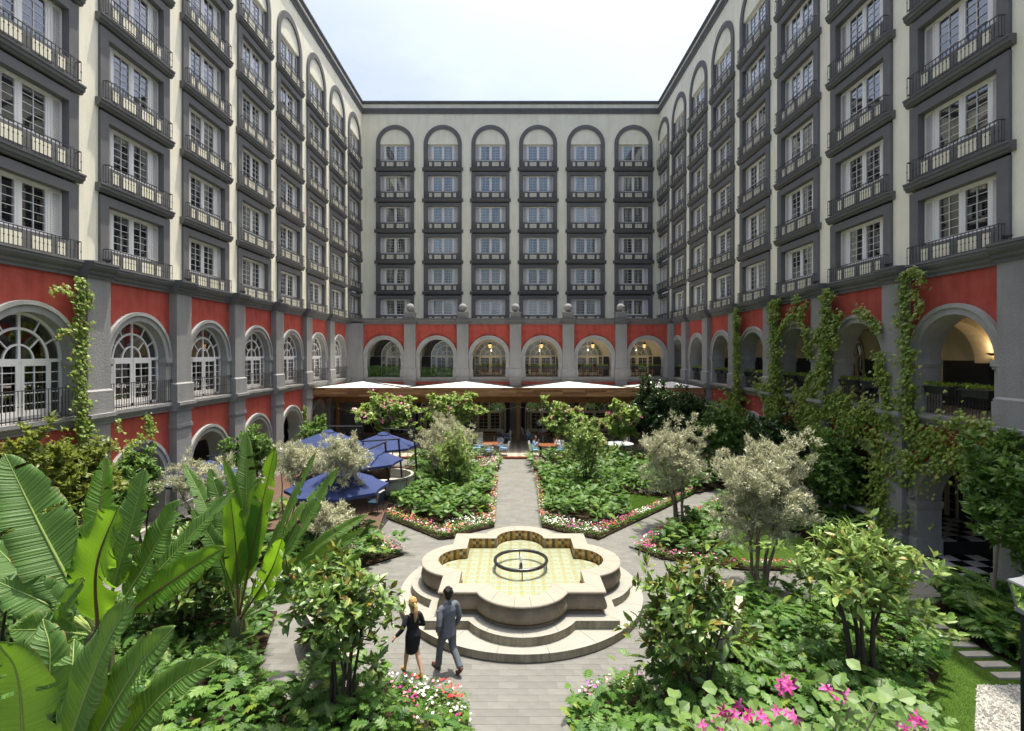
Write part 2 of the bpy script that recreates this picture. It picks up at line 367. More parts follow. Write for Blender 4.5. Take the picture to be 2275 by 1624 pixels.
def m_pilaster(w=.96, z1=9.36, ytop=-.36, lower=True):
    m = MB(); h = w / 2; y = -.32
    m.box(-h, h, y, .1, 5.62, z1); m.box(-h - .06, h + .06, y - .06, .1, SILL - .02, 5.56); m.add([(-h - .06, y - .06, 5.56), (h + .06, y - .06, 5.56), (h, y, 5.62), (-h, y, 5.62), (-h - .06, .1, 5.56), (h + .06, .1, 5.56), (h, .1, 5.62), (-h, .1, 5.62)], [(0, 1, 2, 3), (1, 5, 6, 2), (4, 0, 3, 7)])
    if lower:
        m.box(-h, h, y, .1, 0, 4.48); m.box(-h - .04, h + .04, y - .04, .1, 3.76, 3.90); m.box(-h - .02, h + .02, y - .02, .1, 3.70, 3.76); m.box(-h - .06, h + .06, y - .06, .1, 0, .62)
    return m.mesh('pilaster', LGREY)
CORN = [(.3, 9.28), (-.06, 9.28), (-.06, 9.36), (-.12, 9.42), (-.12, 9.5), (-.2, 9.56), (-.25, 9.64), (-.25, 9.72), (-.28, 9.73), (-.28, 9.8), (.3, 9.84)]
LEDGE = [(.3, 4.46), (-.06, 4.46), (-.06, 4.52), (-.10, 4.56), (-.14, 4.64), (-.2, 4.70), (-.2, 4.82), (.3, 4.84)]
def m_prof(prof, L, dy=0.0, name='cornice', mt=None):
    m = MB(); m.profx([(y + dy if y < 0 else y, z) for y, z in prof], -L / 2, L / 2); return m.mesh(name, mt or DGREY)
def m_archwin(nx=2, mt=None, dark=False):
    """fan-lit french window filling an arch"""
    m = MB(); y0, y1 = .50, .58; s = SILL + .04; r = AR
    m.ring(0, SPR, r - .09, r - .0, y0, y1, 0, 180, 30); m.ring(0, SPR, .90, .97, y0 + .01, y1 - .01, 0, 180, 26); m.ring(0, SPR, .44, .49, y0 + .012, y1 - .012, 0, 180, 20)
    m.box(-r, r, y0 - .015, y1 + .01, SPR - .05, SPR + .05); m.box(-.04, .04, y0 + .005, y1 - .005, SPR + .05, SPR + r - .09)
    for a in (30, 60, 120, 150): c, q = math.cos(R(a)), math.sin(R(a)); m.bar((.97 * c, y0 + .035, SPR + .97 * q), ((r - .07) * c, y0 + .035, SPR + (r - .07) * q), .04)
    for a in (45, 135): c, q = math.cos(R(a)), math.sin(R(a)); m.bar((.48 * c, y0 + .035, SPR + .48 * q), (.91 * c, y0 + .035, SPR + .91 * q), .035)
    for x in (-r + .04, -.98, 0, .98, r - .04): m.box(x - .045, x + .045, y0, y1, s, SPR - .05)
    m.box(-r, r, y0, y1, s, s + .09)
    for a, b in ((-.935, -.045), (.045, .935)):
        m.box(a, a + .09, y0 - .02, y0, s + .09, SPR - .05); m.box(b - .09, b, y0 - .02, y0, s + .09, SPR - .05); m.box(a + .09, b - .09, y0 - .02, y0 + .005, s + .09, s + .26); m.box(a + .09, b - .09, y0 - .02, y0 + .005, SPR - .16, SPR - .05)
        x = (a + b) / 2; m.box(x - .014, x + .014, y0 + .012, y0 + .04, s + .26, SPR - .16)
    for k in range(1, 5):
        z = s + .15 + (SPR - .2 - s) * k / 5
        m.box(-.9, .9, y0 + .014, y0 + .038, z - .013, z + .013); m.box(-r + .08, -1.02, y0 + .014, y0 + .038, z - .013, z + .013); m.box(1.02, r - .08, y0 + .014, y0 + .038, z - .013, z + .013)
    return m.mesh('arched_window', mt or WHITE)
def m_fanpane():
    m = MB(); n = 24; pts = [((AR - .06) * math.cos(math.pi * i / n), (AR - .06) * math.sin(math.pi * i / n)) for i in range(n + 1)]
    v = [(x, .545, SPR + z) for x, z in pts] + [(x, .55, SPR + z) for x, z in pts]; k = n + 1
    m.add(v, [tuple(range(k)), tuple(range(2 * k - 1, k - 1, -1))]); return m.mesh('pane', PANE)
def m_lowpane(x0, x1):
    m = MB(); m.box(x0, x1, .545, .55, SILL + .1, SPR - .06); return m.mesh('pane', PANE)
def m_archcurtain():
    m = MB(); m.smooth = True
    for a, b in ((-1.35, -.8), (.75, 1.35)):
        k = 16; v = []
        for i in range(k + 1):
            x = a + (b - a) * i / k; y = .75 + .035 * math.sin(x * 40)
            v += [(x, y, SILL), (x, y, SPR + math.sqrt(max(0, 1.4 ** 2 - x * x)))]
        m.add(v, [(2 * i, 2 * i + 2, 2 * i + 3, 2 * i + 1) for i in range(k)])
    return m.mesh('curtain', CURT)

def upper(root, bays, x0, x1, dy, ctop=30.44):
    """cream upper wall with a column of six windows per bay; dy = how far it stands behind the arcade front"""
    m = MB(); edges = [x0] + [e for b in bays for e in (b - BW + .02, b + BW - .02)] + [x1]
    for i in range(0, len(edges), 2):
        if edges[i + 1] > edges[i]: m.box(edges[i], edges[i + 1], dy, dy + .4, 9.3, 29.25)
    for b in bays: m.box(b - BW + .02, b + BW - .02, dy, dy + .4, 26.39, 29.25)
    m.box(x0, x1, dy, dy + .4, 29.25, 30.3)
    m.build('upper_wall', CREAM, root)
    L = x1 - x0; c = (x0 + x1) / 2
    q = MB(); q.profx([(.1, 29.22), (-.06, 29.22), (-.07, 29.36), (-.11, 29.42), (-.11, 29.52), (-.17, 29.58), (-.17, 29.70), (.1, 29.72)], x0, x1); q.build('roof_cornice', DGREY, root, (0, dy, 0))
    q = MB(); q.profx([(.45, 30.12), (-.05, 30.14), (-.06, 30.22), (-.13, 30.28), (-.13, 30.40), (.45, 30.44)], x0, x1); q.build('parapet_coping', DGREY, root, (0, dy, 0))
    q = MB(); q.box(x0, x1, dy + .95, dy + 1.0, 9.3, 29.5); q.build('room_shade_backing', ROOM, root)  # dark backing sheet: shade of the unlit rooms put into its colour
    q = MB(); q.box(x0, x1, dy + .4, dy + 7, 29.75, 29.95); q.build('roof_slab', DGREY, root)  # unseen slab, added so sunlight cannot leak in behind the facade
    for b in bays:
        for k, zt in enumerate(ROWTOP):
            s = put('window_surround', shared(m_surround_top) if k == 0 else shared(m_surround), root, (b, dy, zt))
            for x, w in ((-1.12, .25), (-.47, .64), (.47, .64), (1.12, .25)): put('inset_panel', shared(m_inset, w), s, (x, 0, -WH - .33))
            if k < 5: put('window_sill', shared(m_sill), root, (b, dy, zt - WH - .95))
            put('balcony_railing', shared(m_railing, 1.66, .66, .26), root, (b, dy - .0, zt - WH - .66))
            w = put('window', shared(m_window), root, (b, dy, zt))
            for x in (-.49, .49): p = put('pane', shared(m_pane), w, (x, 0, 0)); p.rotation_euler = (RNG.normal(0, .006), 0, RNG.normal(0, .008))
            for x in (-1.21, 1.21): put('shutter', shared(m_shutter), w, (x, 0, 0))
            put('curtain', shared(m_curtain, int(RNG.integers(0, 7))), w)
def arcade(root, bays, piers, x0, x1, glazed, lowopen, inner, lower=True, back=3.4):
    for b in bays:
        put('red_wall', shared(m_redpanel, 3.5), root, (b, 0, 0)); put('arch_trim', shared(m_arch, AR, SPR, SILL), root, (b, 0, 0))
        if lower:
            put('red_wall', shared(m_redlow, 3.5, lowopen), root, (b, 0, 0))
            if lowopen: put('arch_trim', shared(m_arch, 1.38, 1.85, 0.0), root, (b, 0, 0))
        if glazed:
            w = put('arched_window', shared(m_archwin), root, (b, -.28, 0)); put('pane', shared(m_fanpane), w)
            for a, c in ((-1.34, -1.0), (-.9, -.05), (.05, .9), (1.0, 1.34)): put('pane', shared(m_lowpane, a, c), w)
            put('curtain', shared(m_archcurtain), w)
            put('balcony_railing', shared(m_railing, 1.72, .92, .02, .115, True), root, (b, -.12, SILL + .0))
    for p in piers:
        put('pilaster', shared(m_pilaster), root, (p, 0, 0))
        put('pilaster_capital', shared(m_prof, tuple(CORN), 1.10, -.31, 'pilaster_capital', MGREY), root, (p, 0, .004))
        put('pilaster_ledge', shared(m_prof, tuple(LEDGE), 1.10, -.30, 'pilaster_ledge', LGREY), root, (p, 0, -.004))
    L = x1 - x0; c = (x0 + x1) / 2
    m = MB(); m.profx(CORN, x0, x1); m.build('cornice', DGREY, root)
    m = MB(); m.profx(LEDGE, x0, x1); m.build('ledge', LGREY, root)
def loggia(root, x0, x1, piers, z0, ztop, zd, depth, windows=(), checker=None, stub=True):
    """vaulted gallery behind the open arches: floor, cream back wall with dark dado, cross arches"""
    m = MB(); m.box(x0, x1, depth, depth + .2, zd, ztop); m.build('gallery_wall', CREAM_IN, root)
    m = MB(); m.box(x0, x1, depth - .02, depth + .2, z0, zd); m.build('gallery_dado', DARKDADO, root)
    m = MB(); m.box(x0, x1, .3, depth + .2, ztop, ztop + .2); m.build('gallery_ceiling', CREAM_IN, root)
    m = MB(); m.box(x0, x1, .0, depth + .2, z0 - .2, z0); m.build('gallery_floor', mat('gallery_floor', (.42, .38, .31), .5, .15, 1), root)
    for xe in (x0, x1): m = MB(); m.box(xe - .1, xe + .1, .32, depth, z0 + .001, ztop); m.build('gallery_wall', CREAM_IN, root)
    r = depth / 2 - .35; cy = depth / 2 + .2
    for p in piers:
        g = MB(); n = 16; w = .34
        # cross arch in the y-z plane
        v = []; sp = zd - .1; rr = depth / 2 - .1; 
        pts = [(cy + rr * .86 * math.cos(math.pi * i / n), sp + min(1.45, ztop - sp - .1) * math.sin(math.pi * i / n)) for i in range(n + 1)]
        for y, z in pts: v += [(p - w, y, z), (p + w, y, z), (p - w, y, ztop), (p + w, y, ztop)]
        f = []
        for i in range(n): b = 4 * i; f += [(b, b + 1, b + 5, b + 4), (b, b + 4, b + 6, b + 2), (b + 1, b + 3, b + 7, b + 5)]
        g.add(v, f); e = cy + rr * .86; g.box(p - w, p + w, e - .001, depth - .021, sp, ztop); g.build('cross_arch', CREAM_IN, root)
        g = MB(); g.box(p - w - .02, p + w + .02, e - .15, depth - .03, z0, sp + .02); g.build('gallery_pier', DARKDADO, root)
# ---- left wing: glazed arches on the first floor
LX = -14.05; LB = [14.96 + 4.44 * k for k in range(-1, 7)]; LU = LB + [46.04]
left = thing('hotel_wing', 'left hotel wing with glazed arched french windows below rows of shuttered windows', 'building', (LX, 28, 0), R(90), 'wings of the hotel')
l = [y - 28 for y in LB]
upper(left, [y - 28 for y in LU], 8.2 - 28, 48.4 - 28, .08)
arcade(left, l, [y - 2.22 - 28 for y in LB + [46.04]], 8.2 - 28, 43.9 - 28, True, True, None)
m = MB(); m.box(-20, 16, 1.3, 1.4, 4.6, 9.3); m.build('room_shade_backing', mat('dim_room_shade', (.06, .055, .05), .9), left)  # dark sheet behind the glazed arches, room shade painted as its colour
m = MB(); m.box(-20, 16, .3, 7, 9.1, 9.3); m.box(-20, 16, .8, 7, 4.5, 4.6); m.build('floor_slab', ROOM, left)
loggia(left, 8.2 - 28, 44 - 28, [y - 2.22 - 28 for y in LB], .06, 4.3, 1.9, 3.6)
# ---- right wing: open galleries
RX = 13.60; RB = [15.95 + 4.44 * k for k in range(-1, 7)]; RU = RB + [47.03]
right = thing('hotel_wing', 'right hotel wing with open arched galleries and vines below rows of shuttered windows', 'building', (RX, 28, 0), R(-90), 'wings of the hotel')
r_ = [28 - y for y in RB]
upper(right, sorted(28 - y for y in RU), 28 - 48.8, 28 - 9.2, .06)
arcade(right, r_, [28 - y + 2.22 for y in RB + [47.03]], 28 - 44.9, 28 - 9.2, False, True, None)
loggia(right, 28 - 45, 28 - 9.2, [28 - y + 2.22 for y in RB], SILL, 9.2, 6.55, 3.0)
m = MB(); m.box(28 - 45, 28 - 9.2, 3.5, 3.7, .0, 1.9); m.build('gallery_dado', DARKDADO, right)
m = MB(); m.box(28 - 45, 28 - 9.2, 3.5, 3.7, 1.9, 4.5); m.build('gallery_wall', mat('orange_plaster', (.62, .30, .09), .9, .08, 1), right)
m = MB(); m.box(28 - 45, 28 - 9.2, .3, 3.7, 4.35, 4.5); m.build('gallery_ceiling', CREAM_IN, right)
for b in r_:
    g = put('balcony_railing', shared(m_railing, 1.38, .86, .0, .12, True), right, (b, .18, SILL + .0))
for yb in (20.39, 24.83):     # arched windows seen through the gallery
    w = put('arched_window', shared(m_archwin, 3, BEIGE), right, (28 - yb - 1.0, 2.42, .1)); put('pane', shared(m_fanpane), w)
    for a, c in ((-1.34, -1.0), (-.9, -.05), (.05, .9), (1.0, 1.34)): put('pane', shared(m_lowpane, a, c), w)
w = put('arched_window', shared(m_archwin, 3, BEIGE), right, (28 - 21.3, 2.95, -4.9)); put('pane', shared(m_fanpane), w)
# raised checkered gallery floor beyond the doorway
BLK = mat('black_tile', (.015, .015, .016), .18, spec=.5); WHT = mat('white_tile', (.62, .62, .58), .2, spec=.5)
m = MB(); m.box(28 - 44.5, 28 - 17.45, -.1, 3.6, 0, .47); m.build('raised_floor', mat('dark_step', (.03, .028, .025), .3), right)
tb = MB(); tb.box(-.24, .24, -.24, .24, 0, .02); tbl = tb.mesh('tile', BLK); tb2 = MB(); tb2.box(-.24, .24, -.24, .24, 0, .02); twh = tb2.mesh('tile', WHT)
for i in range(7):
    for j in range(14):
        t = put('tile', tbl if (i + j) % 2 else twh, right, (28 - 17.7 - j * .484, .15 + i * .484, .475))
for i in range(6):
    for j in range(6):
        put('tile', tbl if (i + j) % 2 else twh, right, (28 - 14.75 - j * .484, .35 + i * .484, .012))
# ---- back wing: set-back upper wall, roofed arcade in front with stone balls
BY = 43.75
back = thing('hotel_wing', 'back hotel wing with six columns of windows above a red arcade with stone balls', 'building', (0, BY, 0), 0, 'wings of the hotel')
bb = [-10.9 + 4.44 * k for k in range(6)]
upper(back, [-11.03 + 4.455 * k for k in range(6)], -14.25, 13.75, 4.65)
bp = [-8.68 + 4.44 * k for k in range(5)]
arcade(back, bb, bp, -14.0, 13.55, False, False, None, lower=False)
m = MB(); m.box(-14.0, -12.62, -.30, .1, 0, 9.36); m.box(-14.0, -12.56, -.36, .1, SILL, 5.56); m.build('pilaster', LGREY, back)
m = MB(); m.box(-14.0, -12.0, -.02, .3, SILL, 9.3); m.build('red_wall', RED, back) if False else None
m = MB(); m.box(13.02, 13.55, -.30, .1, 0, 9.36); m.build('pilaster', LGREY, back)
m = MB(); m.box(-14, 13.6, .3, 4.7, 9.3, 9.5); m.build('terrace_slab', DGREY, back)
loggia(back, -14, 13.55, [], SILL, 9.2, 6.55, 2.5)
for k, p in enumerate(bp):
    b = MB(); b.box(-.43, .43, -.45, .35, 9.8, 10.22); b.box(-.5, .5, -.52, .42, 10.22, 10.30); b.build('ball_pedestal', LGREY, back, (p, 0, 0))
    s = MB(); s.smooth = True; s.lathe([(.01, -.35)] + [(.345 * math.sin(math.pi * i / 14), -.345 * math.cos(math.pi * i / 14)) for i in range(1, 14)] + [(.01, .345)], 24); s.lathe([(.16, -.42), (.13, -.33)], 16)
    s.build('stone_ball', LGREY, back, (p, -.05, 10.70))
for i, b in enumerate(bb):
    mtw = WHITE if i < 2 else BEIGE
    ox = .55 if i < 2 else (-.25 if i in (4, 5) else 0)
    if i < 2:
        g = MB(); g.box(b - 1.2, b + .0, 1.4, 3.3, SILL, 9.2) if False else None
    w = put('arched_window', shared(m_archwin, 2 if i < 2 else 3, mtw), back, (b + ox, 1.9, 0)); put('pane', shared(m_fanpane), w)
    for a, c in ((-1.34, -1.0), (-.9, -.05), (.05, .9), (1.0, 1.34)): put('pane', shared(m_lowpane, a, c), w)
    put('balcony_railing', shared(m_railing, 1.38, .86, .0, .12, True), back, (b, .18, SILL))
    if i < 2:
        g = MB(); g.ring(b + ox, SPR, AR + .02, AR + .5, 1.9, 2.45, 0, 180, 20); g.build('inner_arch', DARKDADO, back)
# ground floor of the back wing, under the dining canopy
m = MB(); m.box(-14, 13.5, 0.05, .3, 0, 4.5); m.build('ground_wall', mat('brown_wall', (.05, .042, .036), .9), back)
m = MB(); m.box(-12.5, 13, -.02, .28, 4.2, 4.46); m.build('red_wall', RED, back)
for b in (-2.02 - 4.44, -2.02, 2.42, 6.86):
    w = put('arched_window', shared(m_archwin, 3, BEIGE), back, (b, -.54, -4.65)); put('pane', shared(m_fanpane), w)
    for s in (-1, 1):
        d = MB(); d.box(0, .06, -.0, .05, .2, 2.0)
        for z in (.2, .56, .92, 1.28, 1.64, 1.96): d.box(.06, .8, 0, .04, z, z + .04)
        for x in (.4, .8): d.box(x, x + .05, 0, .05, .2, 2.0)
        o = d.build('door', BEIGE, back, (b + s * 1.0 + (0 if s > 0 else 0), -.62, 0)); o.rotation_euler = (0, 0, R(-70 if s > 0 else -110))
# ---------------------------------------------------------------- ground
def gp(*pts): return [G(x, y) for x, y in pts]
FC = (.22, 14.74); AX = .17
BEDA = gp((858, 1152), (975, 1200), (1008, 1197), (1032, 1188), (1098, 1172), (1103, 1110), (1106, 1058)) + [(-2.2, 29.2), (-5.2, 29.0), (-5.4, 26.5), (-5.0, 24.5)]
BEDB = gp((1204, 1172), (1250, 1184), (1331, 1200), (1405, 1165), (1475, 1132), (1545, 1097)) + [(11.0, 26.2), (11.5, 29.4), (1.4, 29.4), (1.3, 27.0)]
BEDC = [(-.85, 29.8), (-.8, 33.2), (-6, 33.2), (-6.2, 29.9)]
BEDD = [(1.25, 29.8), (1.15, 33.2), (12.9, 33.2), (12.9, 29.8)]
BEDE = gp((1410, 1220), (1470, 1184), (1541, 1147), (1600, 1118)) + [(12.9, 24.5), (12.9, 17.6), (11.0, 16.9)] + gp((1900, 1266), (1767, 1269), (1654, 1268), (1467, 1243))
BEDF = gp((1279, 1640), (1275, 1566), (1330, 1532), (1411, 1513), (1455, 1540), (1500, 1480), (1540, 1400), (1620, 1352), (1760, 1338), (1985, 1345), (2030, 1420), (2085, 1500), (2060, 1560), (2040, 1600), (2100, 1700), (1700, 1900), (1290, 1900))
BEDG = gp((1043, 1640), (1041, 1572), (1000, 1545), (940, 1532), (880, 1519), (800, 1530), (640, 1560)) + [(-5.4, 10.9), (-6.2, 13.6), (-12.9, 13.6), (-12.9, 4.5), (-1, 4.5), (-.85, 7)]
BEDH = gp((897, 1234), (850, 1200), (815, 1180)) + [(-6.2, 18.6), (-8, 19.0), (-8.6, 16.5), (-4.8, 16.4)]
BEDI = [(-12.9, 16.3), (-9.4, 16.4), (-9.4, 22), (-12.9, 22)]
BEDJ = gp((2075, 1338), (2110, 1380), (2180, 1440), (2290, 1490)) + [(13.0, 10.6), (13.0, 14.0), (12.4, 14.3)]
BEDS = [BEDA, BEDB, BEDC, BEDD, BEDE, BEDF, BEDG, BEDH, BEDI, BEDJ]
LAWNA = gp((1368, 1095), (1472, 1108), (1545, 1097), (1475, 1129), (1410, 1158), (1385, 1120))
LAWNB = gp((1600, 1160), (1660, 1150), (1700, 1170), (1780, 1195), (1850, 1250), (1780, 1260), (1660, 1262), (1620, 1235))
LAWNC = [G(1985, 1338), (10.9, 14.25), (12.4, 14.25), (11.6, 12.3), (12.0, 11.0), (13.0, 10.6), (13.0, 5.0), (6.5, 5.0), (6.9, 8.4)] + gp((2040, 1600), (2060, 1560), (2085, 1500), (2030, 1420))
PAVE = mat('paving_stone', (.165, .165, .150), .85, .10, 2.2, .003, 60, .25, col2=(.225, .222, .20))
gm = MB(); gm.box(-60, 60, -25, 120, -.06, -.004); pav = tag(gm.build('pavement', mat('joint_sand', (.122, .121, .11), .95, .15, 8)), kind='structure')
# slabs: courses of small stone blocks with open joints; the nearest 300 are single pieces
SL, SWd = .40, .205
sm_ = []
for k in range(8):
    b = MB(); t = .0006 * (k % 3); a_ = SL / 2 - .0012; c_ = SWd / 2 - .0012
    b.add([(-a_, -c_, -.03), (a_, -c_, -.03), (a_, c_, -.03), (-a_, c_, -.03), (-a_ + .0015, -c_ + .0015, t), (a_ - .0015, -c_ + .0015, t), (a_ - .0015, c_ - .0015, t), (-a_ + .0015, c_ - .0015, t)], [(0, 1, 5, 4), (1, 2, 6, 5), (2, 3, 7, 6), (3, 0, 4, 7), (4, 5, 6, 7)])
    g = .91 + .026 * k
    sm_.append(b.mesh('paving_slab', mat('paving_stone%d' % k, (.142 * g, .141 * g, .127 * g), .85, .10, 3.0, .002, 70, .25)))
cells = []
for j in range(int(40 / SWd)):
    y = 5.5 + j * SWd
    if y > 33.2: break
    for i in range(int(27.4 / SL) + 1):
        x = -13.5 + i * SL + (SL / 2 if j % 2 else 0)
        if x > 13.4: continue
        if (x - FC[0]) ** 2 + (y - FC[1]) ** 2 < 3.2 ** 2: continue
        if x < -4.6 and y > 19.5 and y < 33: continue
        cells.append((x, y))
ca = np.array(cells); keep = np.ones(len(ca), bool)
for b in BEDS + [LAWNC]:
    c = np.array(b).mean(0); keep &= ~inpoly(c + (ca - c) * 1.06, b)
ca = ca[keep]; d = np.hypot(ca[:, 0] - FC[0] * .6, ca[:, 1] - 9.5); o_ = np.argsort(d)
for i in o_[:300]: put('paving_slab', sm_[int(RNG.integers(0, 8))], pav, (ca[i][0], ca[i][1], 0))
rest = MB()
for i in o_[300:]:
    x, y = ca[i]; rest.cur = int(RNG.integers(0, 8)); a_ = SL / 2 - .0015; c_ = SWd / 2 - .0015
    rest.add([(x - a_, y - c_, 0), (x + a_, y - c_, 0), (x + a_, y + c_, 0), (x - a_, y + c_, 0), (x - a_, y - c_, -.03), (x + a_, y - c_, -.03), (x + a_, y + c_, -.03), (x - a_, y + c_, -.03)], [(0, 1, 2, 3), (4, 5, 1, 0), (5, 6, 2, 1), (6, 7, 3, 2), (7, 4, 0, 3)])
tag(rest.build('paving_slabs', [m_.materials[0] for m_ in sm_], pav), kind='stuff')
SOIL = mat('soil', (.035, .024, .015), .95, .3, 6, .02, 30, .1)
for b in BEDS:
    g = MB(); g.poly(b, -.01, .05); tag(g.build('planting_bed', SOIL), kind='structure')
LAWN = mat('lawn_green', (.045, .085, .012), .9, .25, 3, .01, 80, .1)
lawns = []
for b in (LAWNA, LAWNB, LAWNC):
    g = MB(); g.poly(b, -.012, .058 if b is not LAWNC else .01); lawns.append(tag(g.build('lawn', LAWN), kind='structure'))
GRASS = leafmat('grass_blade', (.045, .095, .010), (.085, .16, .018), trans=.3, rough=.6, spec=.2)
def grass(poly, z, n, h):
    p = sample_poly(poly, n); pos = np.column_stack([p, np.full(n, z)]); d = rdir(n, 45, 85); V, T = inst((np.array([(-.5, 0, 0), (.5, 0, 0), (.1, 6, 0)]) * .16, np.array([(0, 1, 2)])), pos, d, rdir(n, -20, 20), RNG.uniform(.6, 1.2, n) * h); return V, T, 0
gv = merge([grass(LAWNA, .055, 26000, .045), grass(LAWNB, .055, 14000, .045), grass(LAWNC, .008, 90000, .042)])
tag(put('grass', fast_mesh('grass', gv[0], gv[1], GRASS)), 'short mown bright green lawn grass between the beds', 'grass', kind='stuff')
STEP = mat('stepping_stone', (.27, .255, .215), .9, .12, 4, .004, 50, .2)
for k in range(9):
    s = MB(); s.box(-.33, .33, -.10, .10, -.02, .055); put('stepping_stone', s.mesh('stepping_stone', STEP), lawns[2], (10.42 + RNG.normal(0, .012), 13.97 - .386 * k, 0), RNG.normal(0, .02))
GRAV = mat('white_gravel', (.36, .35, .31), .9, .35, 40, .01, 60)
gpoly = [G(2171, 1524), (12.9, 10.55), (12.9, 6.0), (7.6, 6.0), G(2165, 1624)]
g = MB(); g.poly(gpoly, -.01, .02); gr = tag(g.build('gravel_patch', GRAV), kind='structure')
n = 9000; p = sample_poly(gpoly, n); V, T = inst((np.array([(-.5, -.4, 0), (.5, -.4, 0), (0, .6, 0), (0, 0, .45)]), np.array([(0, 1, 3), (1, 2, 3), (2, 0, 3)])), np.column_stack([p, np.full(n, .028)]), rdir(n, -10, 10), np.tile((0, 0, 1.), (n, 1)) + RNG.normal(0, .2, (n, 3)), RNG.uniform(.03, .06, n))
tag(put('gravel', fast_mesh('gravel', V, T, leafmat('pebble', (.22, .21, .19), (.50, .48, .44), trans=0.0, rough=.9))), 'white gravel patch on the lawn beside the black lamp post', 'gravel', kind='stuff')
# terrace, deck
m = MB(); m.box(-14, 13.5, 33.4, 43.7, -.05, .14); ter = tag(m.build('terrace_floor', mat('terracotta_edge', (.22, .075, .045), .7, .15, 3)), kind='structure')
tbm = {}
for k, c in enumerate([(.42, .38, .30), (.15, .13, .10), (.30, .26, .2)]):
    t = MB(); t.box(-.118, .118, -.118, .118, 0, .008); tbm[k] = t.mesh('floor_tile', mat('terrace_tile%d' % k, c, .5, .1, 3))
rs = MB(); cnt = 0
for i in range(-54, 52):
    for j in range(40):
        x, y = AX + i * .245, 33.75 + j * .245; k = [0, 1, 0, 2][(i + 2 * j) % 4] if (i + j) % 2 else 0
        if abs(x - AX - .1) < 1.9 and y < 39 and cnt < 300: put('floor_tile', tbm[k], ter, (x, y, .14)); cnt += 1
        else: rs.cur = k; rs.add([(x - .118, y - .118, .148), (x + .118, y - .118, .148), (x + .118, y + .118, .148), (x - .118, y + .118, .148)], [(0, 1, 2, 3)])
tag(rs.build('floor_tiles', [tbm[k].materials[0] for k in range(3)], ter), kind='stuff')
DECK = mat('deck_wood', (.095, .056, .038), .7, .2, 2, vz=(1, 8, 1))
m = MB(); m.box(-12.9, -5.1, 19.6, 30.8, -.01, .03); dk = tag(m.build('wooden_deck', ROOM), kind='structure')
for k in range(79):
    s = MB(); y0 = 19.62 + k * .142; s.box(-12.9, -5.1 - .45 * abs(math.sin(k * .05)), y0, y0 + .134, .03, .15); s.build('plank', DECK, dk)

# ---------------------------------------------------------------- fountain
def quat(d, a=2.03, r=1.18, c=1.59, n=14):
    """outline of the four-lobed basin, pushed out by d"""
    A = a + d; q = r + d; s = math.sqrt(max(q * q - (A - c) ** 2, .01)); th = math.atan2(s, A - c); pts = []
    for k in range(4):
        ro = R(-90 + 90 * k); e = [(A, -A)] + [(c + q * math.cos(-th + 2 * th * i / n), q * math.sin(-th + 2 * th * i / n)) for i in range(n + 1)]
        pts += [(x * math.cos(ro) - y * math.sin(ro), x * math.sin(ro) + y * math.cos(ro)) for x, y in e]
    return pts
def sweep(prof, mtl, name, parent, closed=False, inner=False, flip=False):
    loops = [[(x, y, z) for x, y in quat(d)] for d, z in prof]; n = len(loops[0]); v = sum(loops, []); m = MB()
    f = [(i * n + j, i * n + (j + 1) % n, (i + 1) * n + (j + 1) % n, (i + 1) * n + j) for i in range(len(prof) - 1) for j in range(n)]
    if flip: f = [q[::-1] for q in f]
    m.add(v, f); return m, n
CANT = mat('cantera_stone', (.225, .185, .13), .85, .18, 3.5, .012, 55, .2, grime=.35)
COPE = mat('coping_stone', (.275, .245, .197), .8, .07, 2.5, .003, 45, .25)
LIME = mat('pale_step_stone', (.258, .252, .216), .85, .07, 2.2, .003, 40, .2)
LIMS = mat('weathered_step_riser', (.27, .24, .175), .9, .25, 5, .006, 40, .15, grime=.45, vz=(3, 3, .6))
ft = thing('fountain', 'large four-lobed stone fountain on round pale steps with a tiled basin', 'fountain', (FC[0], FC[1], 0))
# first step: wedge slabs over a round riser
RS = 3.38; k = 18; rz = MB()
rz.lathe([(RS - .03, -.03), (RS - .03, .155)], 96); rz.build('step_riser', LIMS, ft)
for i in range(k):
    a0, a1 = 2 * math.pi * i / k + .0012, 2 * math.pi * (i + 1) / k - .0012; s = MB(); q = 6
    ou = [(RS * math.cos(a0 + (a1 - a0) * j / q), RS * math.sin(a0 + (a1 - a0) * j / q)) for j in range(q + 1)]; inn = [(1.6 * math.cos(a), 1.6 * math.sin(a)) for a in (a1, a0)]
    s.poly(ou + inn, .02, .2 + .001 * (i % 2)); 
    s.mi = [1 if (fi < q) else 0 for fi in range(len(s.f))]
    s.build('step_slab', [LIME, LIMS], ft)
s2 = MB(); o2 = quat(.31); s2.poly(o2, .2, .405); s2.mi = [1] * len(o2) + [0, 0]; s2.build('upper_step', [LIME, LIMS], ft)
for i in range(0, len(o2), 4):        # open joints of the upper step: thin dark slots cut as inlays
    x, y = o2[i]; L = math.hypot(x, y); jn = MB(); ux, uy = x / L, y / L; w = .004
    jn.add([(x * 1.0005 - uy * w, y * 1.0005 + ux * w, .4062), (x * 1.0005 + uy * w, y * 1.0005 - ux * w, .4062), (x * .83 + uy * w, y * .83 - ux * w, .4062), (x * .83 - uy * w, y * .83 + ux * w, .4062)], [(0, 1, 2, 3)]) ; jn.build('joint', mat('joint_dirt', (.10, .09, .06), .95), ft)
PR = [(-.05, .405), (-.05, .47), (-.11, .475), (-.11, .50), (-.03, .505), (.0, .52), (.035, .56), (.05, .61), (.048, .66), (.03, .73), (.0, .80), (-.02, .86), (-.025, .91)]
m, n = sweep(PR, CANT, 'basin_wall', ft)
